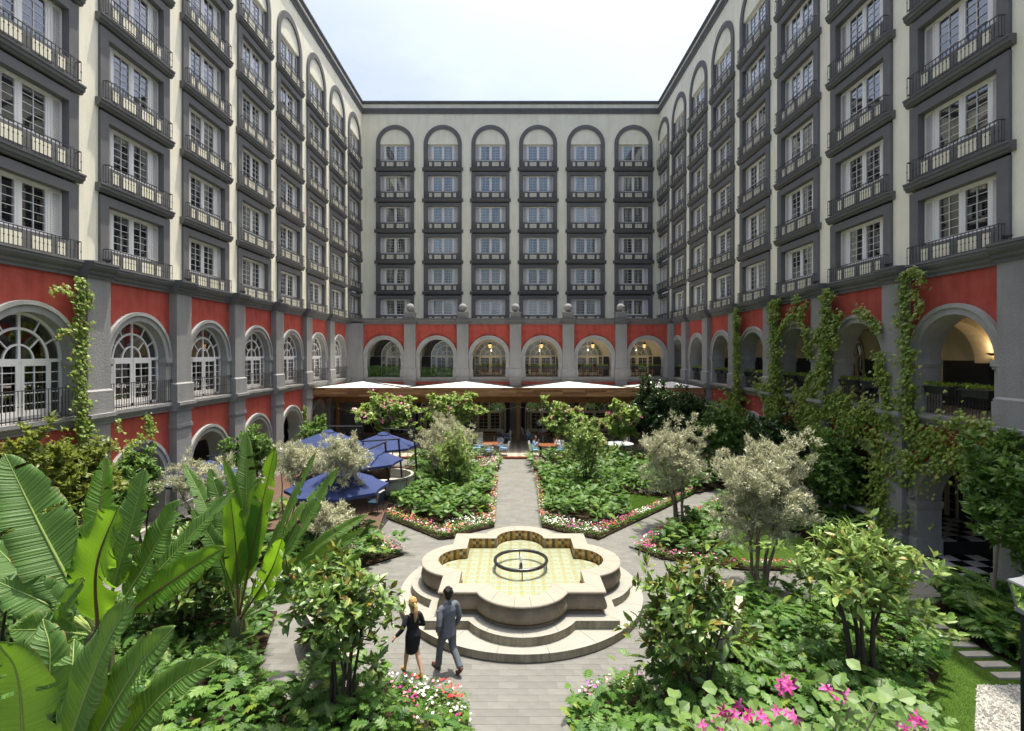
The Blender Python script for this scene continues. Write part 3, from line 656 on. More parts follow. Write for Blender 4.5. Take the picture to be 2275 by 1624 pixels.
# split the wall into stone blocks along the outline
nseg = 32; step = n / nseg; lp = [quat(d) for d, z in PR]
for i in range(nseg):
    j0, j1 = int(round(i * step)), int(round((i + 1) * step)); b = MB(); v = []; idx = list(range(j0, j1 + 1))
    for li, (d, z) in enumerate(PR): v += [(*lp[li][j % n], z) for j in idx]
    w = len(idx); b.smooth = False
    b.add(v, [(r0 * w + c, r0 * w + c + 1, (r0 + 1) * w + c + 1, (r0 + 1) * w + c) for r0 in range(len(PR) - 1) for c in range(w - 1)])
    b.build('wall_block', CANT, ft)
out, inn = quat(0.015), quat(-.43); zc0, zc1 = .905, .975
def lerp2(a, b, t): return (a[0] + (b[0] - a[0]) * t, a[1] + (b[1] - a[1]) * t)
# coping stones with open joints
bounds = []
for kq in range(4):
    o = kq * 16; bounds += [o, o + 1, o + 4, o + 7, o + 9, o + 12, o + 15]
for bi in range(len(bounds)):
    j0, j1 = bounds[bi], bounds[(bi + 1) % len(bounds)]
    if j1 <= j0: j1 += n
    idx = list(range(j0, j1 + 1)); O = [out[j % n] for j in idx]; I = [inn[j % n] for j in idx]; e = .004 / max(.2, math.dist(O[0], O[-1]))
    O[0] = lerp2(O[0], O[1], e * (len(O) - 1)); I[0] = lerp2(I[0], I[1], e * (len(O) - 1)); O[-1] = lerp2(O[-1], O[-2], e * (len(O) - 1)); I[-1] = lerp2(I[-1], I[-2], e * (len(O) - 1))
    w = len(idx); rows = []
    for (d, z) in ((.0, zc0), (.03, zc0 + .012), (.04, zc0 + .035), (.03, zc1 - .014), (0.0, zc1)):
        rows.append([(x * (1 + d / 3), y * (1 + d / 3), z) for x, y in O])
    rows.append([(x, y, zc1) for x, y in I]); rows.append([(x, y, zc0 - .2) for x, y in I])
    b = MB(); v = sum(rows, []); b.add(v, [(r0 * w + c, r0 * w + c + 1, (r0 + 1) * w + c + 1, (r0 + 1) * w + c) for r0 in range(len(rows) - 1) for c in range(w - 1)])
    b.add([rw[0] for rw in rows], [tuple(range(len(rows)))]); b.add([rw[-1] for rw in rows], [tuple(range(len(rows) - 1, -1, -1))])
    b.build('coping_stone', COPE, ft)
# tiled basin
def tilemat(name, base, dots, ring):
    m = bpy.data.materials.new(name); m.use_nodes = True; nn = m.node_tree.nodes; l = m.node_tree.links; b = nn['Principled BSDF']; b.inputs['Roughness'].default_value = .3
    t = nn.new('ShaderNodeTexCoord'); s = nn.new('ShaderNodeVectorMath'); s.operation = 'LENGTH'; l.new(t.outputs['Object'], s.inputs[0])
    r = nn.new('ShaderNodeValToRGB'); r.color_ramp.interpolation = 'CONSTANT'; e = r.color_ramp.elements; e[0].position = 0; e[0].color = (*dots, 1); e[1].position = .016 * 8; e[1].color = (*base, 1)
    x = e.new(.030 * 8); x.color = (*ring, 1); x = e.new(.062 * 8); x.color = (*base, 1)
    mu = nn.new('ShaderNodeMath'); mu.operation = 'MULTIPLY'; mu.inputs[1].default_value = 8; l.new(s.outputs['Value'], mu.inputs[0]); l.new(mu.outputs[0], r.inputs[0]); l.new(r.outputs[0], b.inputs['Base Color']); return m
TS = .15
TM = [tilemat('flower_tile', (.37, .375, .30), (.36, .10, .03), (.36, .25, .05)), tilemat('green_tile', (.35, .365, .29), (.30, .34, .20), (.24, .28, .21)), tilemat('plain_tile', (.38, .38, .315), (.50, .33, .10), (.41, .40, .30))]
TMM = []
for mtl in TM:
    t = MB(); h = TS / 2 - .004; t.box(-h, h, -h, h, 0, .012); TMM.append(t.mesh('floor_tile', mtl))
inq = quat(-.45); g = MB(); g.poly(inq, .60, .668); g.build('basin_floor', mat('grout', (.42, .41, .33), .8), ft)
tl = []
for i in range(-16, 17):
    for j in range(-16, 17): tl.append((i * TS, j * TS, i, j))
ta = np.array([(a, b) for a, b, _, _ in tl]); ok = inpoly(ta * 1.03, inq); tl = [t for t, q in zip(tl, ok) if q]
tl.sort(key=lambda t: t[1]); rest = MB()
for q, (x, y, i, j) in enumerate(tl):
    kk = 0 if (i % 2 == 0 and j % 2 == 0) else (1 if (i + j) % 2 else 2)
    if q < 300: put('floor_tile', TMM[kk], ft, (x, y, .668))
    else:
        o = (x, y); h = TS / 2 - .004; rest.cur = kk; rest.add([(x - h, y - h, .68), (x + h, y - h, .68), (x + h, y + h, .68), (x - h, y + h, .68)], [(0, 1, 2, 3)])
def tilemat_rep(base, dots, ring, name):
    m = tilemat(name, base, dots, ring); nn = m.node_tree.nodes; l = m.node_tree.links; t = [x for x in nn if x.type == 'TEX_COORD'][0]; s = [x for x in nn if x.type == 'VECT_MATH'][0]
    a = nn.new('ShaderNodeVectorMath'); a.operation = 'ADD'; a.inputs[1].default_value = (TS * 20.5, TS * 20.5, 0); mo = nn.new('ShaderNodeVectorMath'); mo.operation = 'MODULO'; mo.inputs[1].default_value = (TS, TS, 100)
    sb = nn.new('ShaderNodeVectorMath'); sb.operation = 'SUBTRACT'; sb.inputs[1].default_value = (TS / 2, TS / 2, .68)
    l.new(t.outputs['Object'], a.inputs[0]); l.new(a.outputs[0], mo.inputs[0]); l.new(mo.outputs[0], sb.inputs[0]); l.new(sb.outputs[0], s.inputs[0]); return m
tag(rest.build('floor_tiles', [tilemat_rep((.37, .375, .30), (.36, .10, .03), (.36, .25, .05), 'flower_tiles'), tilemat_rep((.35, .365, .29), (.30, .34, .20), (.24, .28, .21), 'green_tiles'), tilemat_rep((.38, .38, .315), (.50, .33, .10), (.41, .40, .30), 'plain_tiles')], ft), kind='stuff')
# tile band round the inside of the rim
band = quat(-.437); wt = [mat('band_ochre', (.42, .24, .045), .35, .25, 25), mat('band_dark', (.10, .075, .03), .35, .3, 30), mat('band_cream', (.45, .36, .17), .35, .25, 25)]
cum = [0]
for i in range(n): cum.append(cum[-1] + math.dist(band[i], band[(i + 1) % n]))
def at(s):
    s %= cum[-1]; i = max(0, min(n - 1, int(np.searchsorted(cum, s, 'right')) - 1)); t = (s - cum[i]) / max(1e-6, cum[i + 1] - cum[i]); return lerp2(band[i], band[(i + 1) % n], t)
nt = int(cum[-1] / .098)
for i in range(nt):
    a, b = at(cum[-1] * i / nt + .003), at(cum[-1] * (i + 1) / nt - .003); 
    t = MB()
    for r0, (z0, z1) in enumerate(((.69, .785), (.79, .885), (.89, .965))):
        t.cur = (i + r0) % 3 if r0 == 1 else (1 if (i + r0) % 2 else 0); t.add([(*a, z0), (*b, z0), (*b, z1), (*a, z1)], [(0, 1, 2, 3)])
    t.build('band_tile', wt, ft)
w = MB(); w.poly(quat(-.44), .795, .80); WATER = glassmat('water', (.93, .96, .90), 1.0, ior=1.33)
nn = WATER.node_tree.nodes; l = WATER.node_tree.links; nz = nn.new('ShaderNodeTexNoise'); nz.inputs['Scale'].default_value = 7; bp = nn.new('ShaderNodeBump'); bp.inputs['Strength'].default_value = .6; bp.inputs['Distance'].default_value = .02
tcw = nn.new('ShaderNodeTexCoord'); l.new(tcw.outputs['Object'], nz.inputs['Vector']); l.new(nz.outputs['Fac'], bp.inputs['Height'])
for x in nn:
    if x.type in ('BSDF_GLOSSY', 'FRESNEL'): l.new(bp.outputs[0], x.inputs['Normal'])
w.v = [v for v in w.v]; w2 = MB(); w2.add([(x, y, .80) for x, y in quat(-.44)], [tuple(range(n))]); w2.build('water', WATER, ft)
m = MB(); m.smooth = True; kk = 40; rr = .735
for q in range(kk):
    pass
tor = [];
v = []; f = []; ns_ = 8
for i in range(kk):
    a = 2 * math.pi * i / kk
    for j in range(ns_):
        b = 2 * math.pi * j / ns_; r0 = rr + .05 * math.cos(b); v.append((r0 * math.cos(a), r0 * math.sin(a), .93 + .05 * math.sin(b)))
for i in range(kk):
    for j in range(ns_): f.append((i * ns_ + j, ((i + 1) % kk) * ns_ + j, ((i + 1) % kk) * ns_ + (j + 1) % ns_, i * ns_ + (j + 1) % ns_))
m.add(v, f); m.build('iron_ring', mat('wet_iron', (.02, .02, .02), .25, .3, 20, .003, 60, .6), ft)
for a in (0, 90, 180, 270): m = MB(); m.tube([(rr * math.cos(R(a + 92)), rr * math.sin(R(a + 92)), .67), (rr * math.cos(R(a + 92)), rr * math.sin(R(a + 92)), .95)], .016, 6); m.build('leg', IRON, ft)
m = MB(); m.lathe([(.05, .67), (.05, .80), (.03, .84), (.03, .87)], 10); m.build('nozzle', IRON, ft)
m = MB(); m.smooth = True
FOAM = mat('foam', (.8, .82, .8), .3, .05, 20, .01, 40)
for i in range(60):
    a = RNG.uniform(0, 6.28); r0 = abs(RNG.normal(0, .05)); z = .87 + RNG.uniform(0, .22) * (1 - r0 * 4); m.lathe([(.002, -.012), (.011, 0), (.002, .014)], 5, (r0 * math.cos(a), r0 * math.sin(a), max(.81, z)))
m.lathe([(.03, .86), (.045, .93), (.035, 1.02), (.01, 1.10)], 10); m.build('water_jet', FOAM, ft)
# ---------------------------------------------------------------- planting
def edge_strip(pts, w):
    """polygon of width w on the left of a polyline"""
    L = []; p = [Vector((x, y)) for x, y in pts]
    for i, q in enumerate(p):
        t = (p[min(i + 1, len(p) - 1)] - p[max(0, i - 1)]).normalized(); L.append(q + Vector((-t.y, t.x)) * w)
    return pts + [(q.x, q.y) for q in reversed(L)]
LOB = t_lobed(); LOB2 = t_lobed(.62, .4, 6, .42); STRAP = t_strap(); FERN = t_fern(); ELL = t_ellipse(); DIA = t_diamond(); IVYL = t_ivy(); FLO = t_flower()
PHIL = leafmat('philodendron_leaf', (.035, .095, .016), (.105, .20, .034), trans=.25, rough=.48, spec=.35, old=(.16, .22, .03))
FERNM = leafmat('fern_leaf', (.035, .085, .015), (.10, .17, .03), trans=.3, rough=.5)
STRM = leafmat('strap_leaf', (.03, .08, .015), (.07, .13, .025), trans=.2, rough=.4)
IMPL = leafmat('impatiens_leaf', (.035, .10, .015), (.11, .22, .03), trans=.3, rough=.5)
FLM = [mat('petal_' + a, c, .6, .1, 20) for a, c in (('magenta', (.55, .03, .30)), ('white', (.78, .74, .70)), ('red', (.55, .035, .04)), ('pink', (.65, .22, .30)), ('salmon', (.68, .20, .12)), ('violet', (.45, .10, .45)))]
def foliage_bed(name, label, poly, dens=34, h=.55, size=(.24, .42), fern=.06, strap=.05, avoid=(), mass=0.0):
    cc = np.array(poly).mean(0); poly = [tuple(cc + (np.array(q) - cc) * (1 + .14 / math.sqrt(area(poly)) * (area(poly) < 40))) for q in poly]; n = int(area(poly) * dens); p = sample_poly(poly, n)
    for a in avoid: p = p[~inpoly(p, a)]
    n = len(p); 
    # plants gather in humps
    hump = .75 + .3 * np.sin(p[:, 0] * 2.1 + 1.3 * np.sin(p[:, 1] * 1.7)) * np.sin(p[:, 1] * 2.3 + .9 * np.sin(p[:, 0] * 2.6))
    z = .08 + h * hump * RNG.uniform(.25, 1, n) ** .7; pos = np.column_stack([p, z]); d = rdir(n, -15, 45); up = np.tile((0, 0, 1.), (n, 1)) + RNG.normal(0, .28, (n, 3))
    u = RNG.random(n); s = RNG.uniform(*size, n); parts = []
    a = u > fern + strap; k = RNG.random(n) > .5
    for q, tm in ((a & k, LOB), (a & ~k, LOB2)): V, T = inst(tm, pos[q], d[q], up[q], s[q]); parts.append((V, T, 0))
    q = u <= fern; V, T = inst(FERN, pos[q], rdir(q.sum(), 15, 50), up[q], s[q] * 1.6); parts.append((V, T, 1))
    q = (u > fern) & (u <= fern + strap); V, T = inst(STRAP, pos[q] - (0, 0, .15), rdir(q.sum(), 40, 75), up[q], s[q] * 1.7); parts.append((V, T, 2))
    V, T, M = merge(parts); return tag(put(name, fast_mesh(name, V, T, [PHIL, FERNM, STRM], M)), label, 'plants', kind='stuff')
def flower_bed(label, poly, dens=620, fl=78, h=.22, pal=(0, 1, 2, 3, 4), patch=2.2, white=0.0):
    cc = np.array(poly).mean(0); poly = [tuple(cc + (np.array(q) - cc) * 1.03) for q in poly]; n = int(area(poly) * dens); p = sample_poly(poly, n); z = .06 + h * RNG.random(n) ** .5; V, T = inst(ELL, np.column_stack([p, z]), rdir(n, -10, 40), np.tile((0, 0, 1.), (n, 1)) + RNG.normal(0, .35, (n, 3)), RNG.uniform(.05, .095, n)); parts = [(V, T, 0)]
    m = int(area(poly) * fl); p = sample_poly(poly, m); z = h + .07 + RNG.uniform(-.03, .035, m)
    key = np.floor((np.sin(p[:, 0] * patch + 1.7 * np.sin(p[:, 1] * patch * .8)) + np.sin(p[:, 1] * patch * 1.3 + 2.0 * p[:, 0])) * 1.6 + 10).astype(int)
    col = np.array(pal)[(key * 7 + RNG.integers(0, 2, m) * (RNG.random(m) < .35)) % len(pal)]; col = np.where(RNG.random(m) < white, 1, col)
    for c in set(col.tolist()):
        q = col == c; N = q.sum(); V, T = inst(FLO, np.column_stack([p[q], z[q]]), rdir(N, -20, 20), np.tile((0, -.25, 1.), (N, 1)) + RNG.normal(0, .3, (N, 3)), RNG.uniform(.045, .075, N)); parts.append((V, T, 1 + c))
    V, T, M = merge(parts); return tag(put('impatiens', fast_mesh('impatiens', V, T, [IMPL] + FLM, M)), label, 'flowers', kind='stuff')
fA1 = gp((858, 1152), (975, 1200), (1008, 1197), (985, 1182), (870, 1138)); fA2 = gp((980, 1199), (1032, 1188), (1098, 1172), (1100, 1150), (1060, 1155), (990, 1172)); fA3 = gp((1098, 1172), (1103, 1110), (1106, 1062), (1096, 1062), (1090, 1110), (1083, 1165))
fB1 = gp((1204, 1172), (1250, 1184), (1331, 1200), (1320, 1178), (1215, 1150)); fB2 = gp((1331, 1200), (1405, 1165), (1475, 1132), (1545, 1097), (1538, 1094), (1465, 1126), (1395, 1155), (1318, 1180)); fB3 = gp((1200, 1168), (1196, 1110), (1188, 1060), (1197, 1060), (1206, 1110), (1213, 1158))
fC = [(-.9, 29.85), (-.85, 33), (-1.5, 33), (-3.4, 31), (-3.6, 29.9)]; fD = [(1.3, 29.85), (1.2, 33), (1.7, 33), (2.2, 31.0), (4.6, 30.4), (4.8, 29.85)]
fE = gp((1410, 1222), (1470, 1184), (1541, 1147), (1600, 1118), (1608, 1124), (1500, 1185), (1450, 1222), (1480, 1238), (1654, 1258), (1767, 1260), (1900, 1258), (1900, 1266), (1767, 1269), (1654, 1268), (1467, 1243))
fF = gp((1279, 1640), (1275, 1566), (1330, 1532), (1411, 1513), (1450, 1540), (1400, 1560), (1340, 1590), (1300, 1640)); fG = gp((1043, 1640), (1041, 1572), (1000, 1545), (940, 1532), (880, 1519), (850, 1540), (880, 1590), (900, 1640)); fH = gp((897, 1234), (850, 1200), (815, 1180), (812, 1196), (840, 1222), (850, 1245))
foliage_bed('philodendron_bed', 'lobed green philodendrons in the bed left of the path behind the fountain', BEDA, 62, .92, (.2, .36), avoid=(fA1, fA2, fA3))
foliage_bed('philodendron_bed', 'lobed green philodendrons in the bed right of the path behind the fountain', BEDB, 60, .92, (.2, .36), avoid=(fB1, fB2, fB3, LAWNA))
foliage_bed('philodendron_bed', 'philodendrons left of the step below the dining terrace', BEDC, 50, .8, (.2, .34), avoid=(fC,)); foliage_bed('philodendron_bed', 'philodendrons right of the step below the dining terrace', BEDD, 52, .95, (.2, .36), avoid=(fD,))
foliage_bed('philodendron_bed', 'mixed leafy plants around the small lawn by the right arcade', BEDE, 55, .8, (.2, .36), avoid=(fE, LAWNB)); foliage_bed('philodendron_bed', 'dense lobed foliage under the two magnolias at front right', BEDF, 105, .85, (.17, .32), .03, .05, avoid=(fF,))
foliage_bed('philodendron_bed', 'shaded lobed foliage and ferns under the banana plants at front left', BEDG, 90, .8, (.17, .33), .06, .05, avoid=(fG,)); foliage_bed('philodendron_bed', 'leafy clump behind the pink flowers left of the fountain', BEDH, 55, .8, avoid=(fH,))
foliage_bed('philodendron_bed', 'leafy plants along the left wall behind the banana plants', BEDI, 30, .8); foliage_bed('philodendron_bed', 'dark leafy hedge between the stepping stones and the right arcade', BEDJ, 120, .8, (.26, .46), .12, .03)
flower_bed('red and white impatiens edging the back left bed toward the fountain', fA1); flower_bed('white impatiens filling the corner of the back left bed', fA2, pal=(1, 1, 3, 1, 4)); flower_bed('impatiens edging the back left bed along the central path', fA3)
flower_bed('white impatiens filling the corner of the back right bed', fB1, pal=(1, 1, 3, 1, 0)); flower_bed('red and magenta impatiens edging the back right bed along the slanting path', fB2, pal=(0, 2, 0, 1, 4), fl=85); flower_bed('impatiens edging the back right bed along the central path', fB3)
flower_bed('white and pink impatiens left of the terrace step', fC, pal=(1, 3, 1, 0)); flower_bed('white and pink impatiens right of the terrace step', fD, pal=(1, 3, 0, 1)); flower_bed('magenta impatiens edging the bed between the two right hand paths', fE, pal=(0, 3, 0, 2, 1))
flower_bed('white and orange impatiens at the corner of the front right bed', fF, pal=(1, 4, 3, 1, 5)); flower_bed('white, pink and magenta impatiens at the corner of the front left bed', fG, pal=(1, 3, 1, 0, 2)); flower_bed('pink impatiens left of the fountain', fH, pal=(3, 2, 1, 3))
BARK = mat('grey_bark', (.17, .135, .10), .95, .25, 6, .01, 30); DBARK = mat('dark_bark', (.055, .042, .032), .9, .25, 6, .008, 30); GBARK = mat('pale_bark', (.26, .21, .15), .9, .2, 6, .006, 30)
OLIVE = leafmat('olive_leaf', (.19, .20, .105), (.39, .39, .245), back=(.46, .47, .38), trans=.12, rough=.4, spec=.5)
MAGN = leafmat('magnolia_leaf', (.055, .12, .022), (.15, .24, .045), back=(.10, .075, .03), trans=.16, rough=.36, spec=.45, old=(.22, .16, .03), tcol=(.20, .26, .03))
MAGN2 = leafmat('pale_magnolia_leaf', (.08, .155, .03), (.21, .30, .07), back=(.14, .13, .06), trans=.22, rough=.4, spec=.4, old=(.30, .22, .05))
ORCH = leafmat('orchid_tree_leaf', (.11, .19, .04), (.24, .32, .085), trans=.3, rough=.5)
DARKL = leafmat('dark_tree_leaf', (.02, .048, .013), (.055, .10, .025), trans=.12, rough=.28, spec=.5)
MIDL = leafmat('bush_leaf', (.045, .11, .02), (.13, .22, .045), trans=.25, rough=.4)
YELL = leafmat('yellow_green_leaf', (.075, .11, .015), (.16, .19, .03), trans=.3, rough=.45)
IVYM = leafmat('ivy_leaf', (.085, .155, .02), (.23, .30, .05), trans=.25, rough=.45, old=(.24, .20, .04))
PINK = mat('pink_petal', (.62, .10, .28), .6, .2, 15); PINK2 = mat('pale_pink_petal', (.72, .32, .45), .6, .15, 15)
BUD = mat('bud', (.30, .12, .06), .7, .3, 20)
def tree(name, label, cat, base, c, rad, stems, leaf, lmat, bark, ntwig, lpt, lsize, spread=.10, group=None, r0=.06, flowers=0, shell=.58, up=.35, buds=0, fsize=.06, flat=0.0, fork=.35, lump=.5, th=6):
    """multi-stem tree: skeleton grown twig by twig towards points in an uneven crown, leaves clustered on the twigs"""
    rad = tuple(r * 1.14 for r in rad); rt = thing(name, label, cat, (base[0], base[1], 0), 0, group); B = Vector((0, 0, 0)); C = Vector((c[0] - base[0], c[1] - base[1], c[2]))
    q = RNG.normal(0, 1, (ntwig * 3, 3)); q = norm(q); ph = RNG.uniform(0, 6.28, 6)
    lum = 1 - lump / 2 + lump * .5 * (np.sin(q[:, 0] * 5 + ph[0]) * np.sin(q[:, 1] * 5 + ph[1]) + np.sin(q[:, 2] * 6 + ph[2] + q[:, 0] * 3) * .8)
    rr = (shell + (1 - shell) * RNG.random(len(q))) * lum * np.where(RNG.random(len(q)) < .22, RNG.uniform(.35, .8, len(q)), 1)
    tips = C + 0 * q if False else np.array(C)[None] + q * rr[:, None] * np.array(rad)[None]; tips = tips[tips[:, 2] > max(.25, C.z - rad[2])][:ntwig]
    m = MB(); m.smooth = True; nodes = []; 
    zf = max(.25, (C.z - rad[2]) * 1.0) 
    for s in range(stems):
        a = 2 * math.pi * (s + RNG.random() * .5) / stems; k = fork + .15 * RNG.random()
        e = Vector((C.x + rad[0] * k * math.cos(a), C.y + rad[1] * k * math.sin(a), C.z - rad[2] * .25 + rad[2] * .5 * RNG.random())); st = B + Vector((math.cos(a), math.sin(a), 0)) * (.05 + .05 * stems ** .5 * (stems > 1))
        pts = []; rds = []
        for i in range(7):
            t = i / 6; p = st.lerp(e, t); bend = math.sin(t * math.pi) * .12 * rad[0]; p += Vector((RNG.normal(0, .025), RNG.normal(0, .025), 0)) * (1 if 0 < i else 0) - Vector((math.cos(a), math.sin(a), 0)) * bend * .7
            pts.append(p); rds.append(r0 * (1 - .72 * t) * RNG.uniform(.92, 1.05) * (1.25 if i == 0 else 1)); 
            if i >= 2: nodes.append((p, rds[-1]))
        m.tube(pts, rds, th)
    od = np.argsort(((tips - np.array(C)) ** 2).sum(1) + .3 * RNG.random(len(tips))); NP = [np.array(p) for p, _ in nodes]; NR = [r for _, r in nodes]; LP = []; LD = []
    for i in od:
        t = tips[i]; A = np.array(NP); dd = t - A; dist = np.linalg.norm(dd, axis=1) + np.where(A[:, 2] > t[2] + .1, .5, 0); j = int(np.argmin(dist)); p0 = Vector(A[j]); p3 = Vector(t); mid = p0.lerp(p3, .5) + Vector((0, 0, -.06 * (p3 - p0).length)) + Vector(RNG.normal(0, .04, 3)) * (p3 - p0).length
        ra = min(NR[j] * .7, .022); rb = max(.003, ra * .45); m.tube([p0, mid, p3], [ra, (ra + rb) / 2, rb], 4, cap=False)
        NP += [np.array(mid), np.array(p3)]; NR += [(ra + rb) / 2, rb]
        dn = norm(np.array(p3 - mid)[None])[0]; L = np.linalg.norm(np.array(p3 - mid)); u = RNG.random(lpt) ** .6
        LP.append(np.array(mid) + (t - np.array(mid)) * u[:, None] + RNG.normal(0, spread * .35, (lpt, 3))); LD.append(dn[None] * .55 + norm(RNG.normal(0, 1, (lpt, 3))) * .9 + np.array([0, 0, up]))
    m.build('trunk', bark, rt)
    LP = np.concatenate(LP); LD = norm(np.concatenate(LD)); N = len(LP); rel = norm((LP - np.array(C)) / np.array(rad)); nr = rel * .5 + np.array([0, 0, .8]) + RNG.normal(0, .35, (N, 3))
    V, T = inst(leaf, LP, LD, nr, RNG.uniform(lsize * .65, lsize * 1.25, N)); put('crown', fast_mesh('crown', V, T, lmat), rt)
    if flowers:
        ti = tips[tips[:, 2] > C.z - rad[2] * .3]; k = RNG.integers(0, len(ti), flowers); parts = []
        cp = np.repeat(ti[k], 7, 0) + RNG.normal(0, fsize * .9, (flowers * 7, 3)) + (0, 0, .05); V, T = inst(FLO, cp, rdir(len(cp), -30, 60), rdir(len(cp), 0, 90), RNG.uniform(fsize * .7, fsize * 1.4, len(cp))); M = (RNG.random(len(cp)) < .4).astype(int).repeat(len(FLO[1]))
        put('blossom', fast_mesh('blossom', V, T, [PINK, PINK2], M), rt)['kind'] = 'stuff'
    if buds:
        hi = tips[np.argsort(-tips[:, 2])][:buds * 4]; b = MB(); b.smooth = True
        for k in RNG.permutation(len(hi))[:buds]: 
            b = MB(); b.smooth = True; b.lathe([(.004, -.03), (.028, .0), (.03, .03), (.004, .085)], 7, tuple(hi[k] + (0, 0, .06))); b.build('bud', BUD, rt)
    return rt
def crown_at(px, py, Y): p = P(px, py, Y); return (p.x, p.y, p.z)
MAGL = t_ellipse(.38, .05, .18); OLL = t_diamond(.20, .02); RND = t_ellipse(.85, .05, .12); SMALL = t_ellipse(.42, .05, .15)
GM = 'multi-stemmed magnolias in the beds'; GO = 'silvery olive trees'; GP = 'pink flowering trees before the terrace'
tree('olive_tree', 'tall silvery olive tree behind a magnolia in the back left bed', 'tree', G(966, 1079), crown_at(990, 985, 26.9), (1.55, 1.4, 1.75), 4, OLL, OLIVE, BARK, 520, 44, .12, .15, GO, .07)
tree('magnolia', 'green magnolia in front of the olive tree in the back left bed', 'tree', G(1009, 1098), crown_at(1012, 1015, 25.2), (1.15, 1.1, 1.35), 5, MAGL, MAGN2, DBARK, 230, 13, .17, .10, GM, .035)
tree('magnolia', 'slender green magnolia in the back right bed beside the central path', 'tree', G(1307, 1090), crown_at(1303, 985, 25.9), (1.30, 1.2, 1.45), 6, MAGL, MAGN2, DBARK, 260, 13, .17, .10, GM, .035)
tree('olive_tree', 'silvery olive tree standing at the slanting right hand path', 'tree', (6.45, 19.9), crown_at(1498, 1012, 20.3), (1.5, 1.4, 1.5), 5, OLL, OLIVE, BARK, 520, 44, .12, .14, GO, .06, lump=.5)
tree('olive_tree', 'largest silvery olive tree, nearest on the right beyond two magnolias', 'tree', (6.87, 14.5), crown_at(1696, 1088, 14.9), (1.62, 1.55, 1.62), 5, OLL, OLIVE, BARK, 820, 50, .12, .135, GO, .06, lump=.5, up=.5)
tree('olive_tree', 'silvery olive tree in front of the lowest blue parasol on the left', 'tree', (-6.6, 17.0), crown_at(770, 1015, 18.0), (.95, .95, .95), 4, OLL, OLIVE, BARK, 330, 42, .11, .11, GO, .035, lump=.5, up=.5)
tree('olive_tree', 'silvery olive tree left of the blue parasols beside the left wall', 'tree', (-8.2, 18.6), crown_at(665, 1025, 19.3), (1.3, 1.1, .85), 4, OLL, OLIVE, BARK, 380, 42, .11, .11, GO, .035, lump=.5, up=.5)
tree('olive_tree', 'low ragged olive tree between the two banana plants near the left wall', 'tree', (-11.0, 18.5), crown_at(440, 1065, 18.0), (1.6, 1.2, .85), 4, OLL, OLIVE, BARK, 330, 36, .11, .11, GO, .03, lump=.6, up=.5)
tree('olive_tree', 'low olive bush under the banana leaves left of the fountain', 'tree', (-6.0, 15.6), crown_at(740, 1160, 15.6), (.8, .7, .75), 4, OLL, OLIVE, BARK, 220, 36, .11, .10, GO, .025, lump=.6, up=.5)
for lab, b, c, rd, nf, th_ in (('pink flowering tree behind the topmost blue parasol', (-7.2, 29.6), (862, 918, 29.6), (2.05, 1.5, 1.2), 75, 300), ('pale leaved flowering tree behind the tall olive, few blossoms', (-3.7, 31.5), (1005, 905, 31.5), (2.1, 1.3, 1.05), 26, 260), ('pink flowering tree right of the terrace step beside the seated diners', (3.3, 30.7), (1258, 935, 30.7), (1.7, 1.3, 1.35), 36, 260), ('pink flowering tree left of the dark round trees', (6.3, 32.4), (1380, 940, 32.4), (1.4, 1.2, 1.3), 40, 210)):
    tree('flowering_tree', lab, 'tree', b, crown_at(*c), rd, 4, RND, ORCH, GBARK, th_, 15, .2, .085, GP, .04, nf, lump=.55, fsize=.12, up=.1)
tree('dark_tree', 'tall dark glossy tree before the right end of the canopy', 'tree', (8.75, 32.8), crown_at(1448, 905, 32.8), (1.5, 1.4, 2.2), 3, SMALL, DARKL, DBARK, 420, 22, .2, .14, None, .08); tree('dark_tree', 'lower dark glossy tree in the right corner of the canopy', 'tree', (11.3, 32.2), crown_at(1530, 925, 32.2), (1.7, 1.4, 1.8), 3, SMALL, DARKL, DBARK, 420, 22, .2, .14, None, .08)
tree('magnolia', 'bushy magnolia on bare stems at the plaza edge, front right of the fountain', 'tree', (3.45, 9.6), crown_at(1535, 1350, 9.75), (1.12, 1.05, 1.02), 8, MAGL, MAGN, DBARK, 240, 9, .24, .15, GM, .035, buds=5, lump=.75, th=7)
tree('magnolia', 'magnolia with two dark trunks beside the stepping stones at front right', 'tree', (7.0, 10.3), crown_at(1905, 1270, 10.5), (1.35, 1.2, .98), 6, MAGL, MAGN2, DBARK, 260, 9, .24, .15, GM, .06, buds=6, lump=.75, th=7)
tree('magnolia', 'bushy magnolia at front left beside the walking couple', 'tree', (-3.1, 9.45), crown_at(762, 1345, 9.6), (1.12, 1.0, 1.05), 8, MAGL, MAGN, DBARK, 250, 9, .24, .15, GM, .04, buds=5, lump=.75, th=7)
tree('magnolia', 'shaded magnolia between the two large banana plants', 'tree', (-7.6, 12.2), crown_at(430, 1260, 12.2), (1.5, 1.1, 1.35), 6, MAGL, MAGN, DBARK, 280, 12, .22, .16, GM, .04, lump=.4)
tree('magnolia', 'dark magnolia behind the leftmost banana leaves', 'tree', (-10.8, 11.0), crown_at(40, 1200, 11.0), (1.4, 1.0, 1.2), 6, MAGL, MAGN, DBARK, 200, 12, .22, .16, GM, .04, lump=.4)
GW = 'leafy trees and shrubs along the right arcade'
tree('small_tree', 'dense dark bushy tree against the right arcade beside the white bench', 'tree', (11.9, 20.8), crown_at(1850, 1055, 20.6), (1.35, 1.1, 1.9), 3, SMALL, MIDL, BARK, 420, 20, .2, .13, GW, .06)
tree('small_tree', 'dark leafy shrub below the ivy, behind the largest olive tree', 'shrub', (11.6, 24.5), crown_at(1725, 990, 24.8), (1.7, 1.2, 1.9), 3, SMALL, DARKL, DBARK, 420, 20, .22, .15, GW, .06)
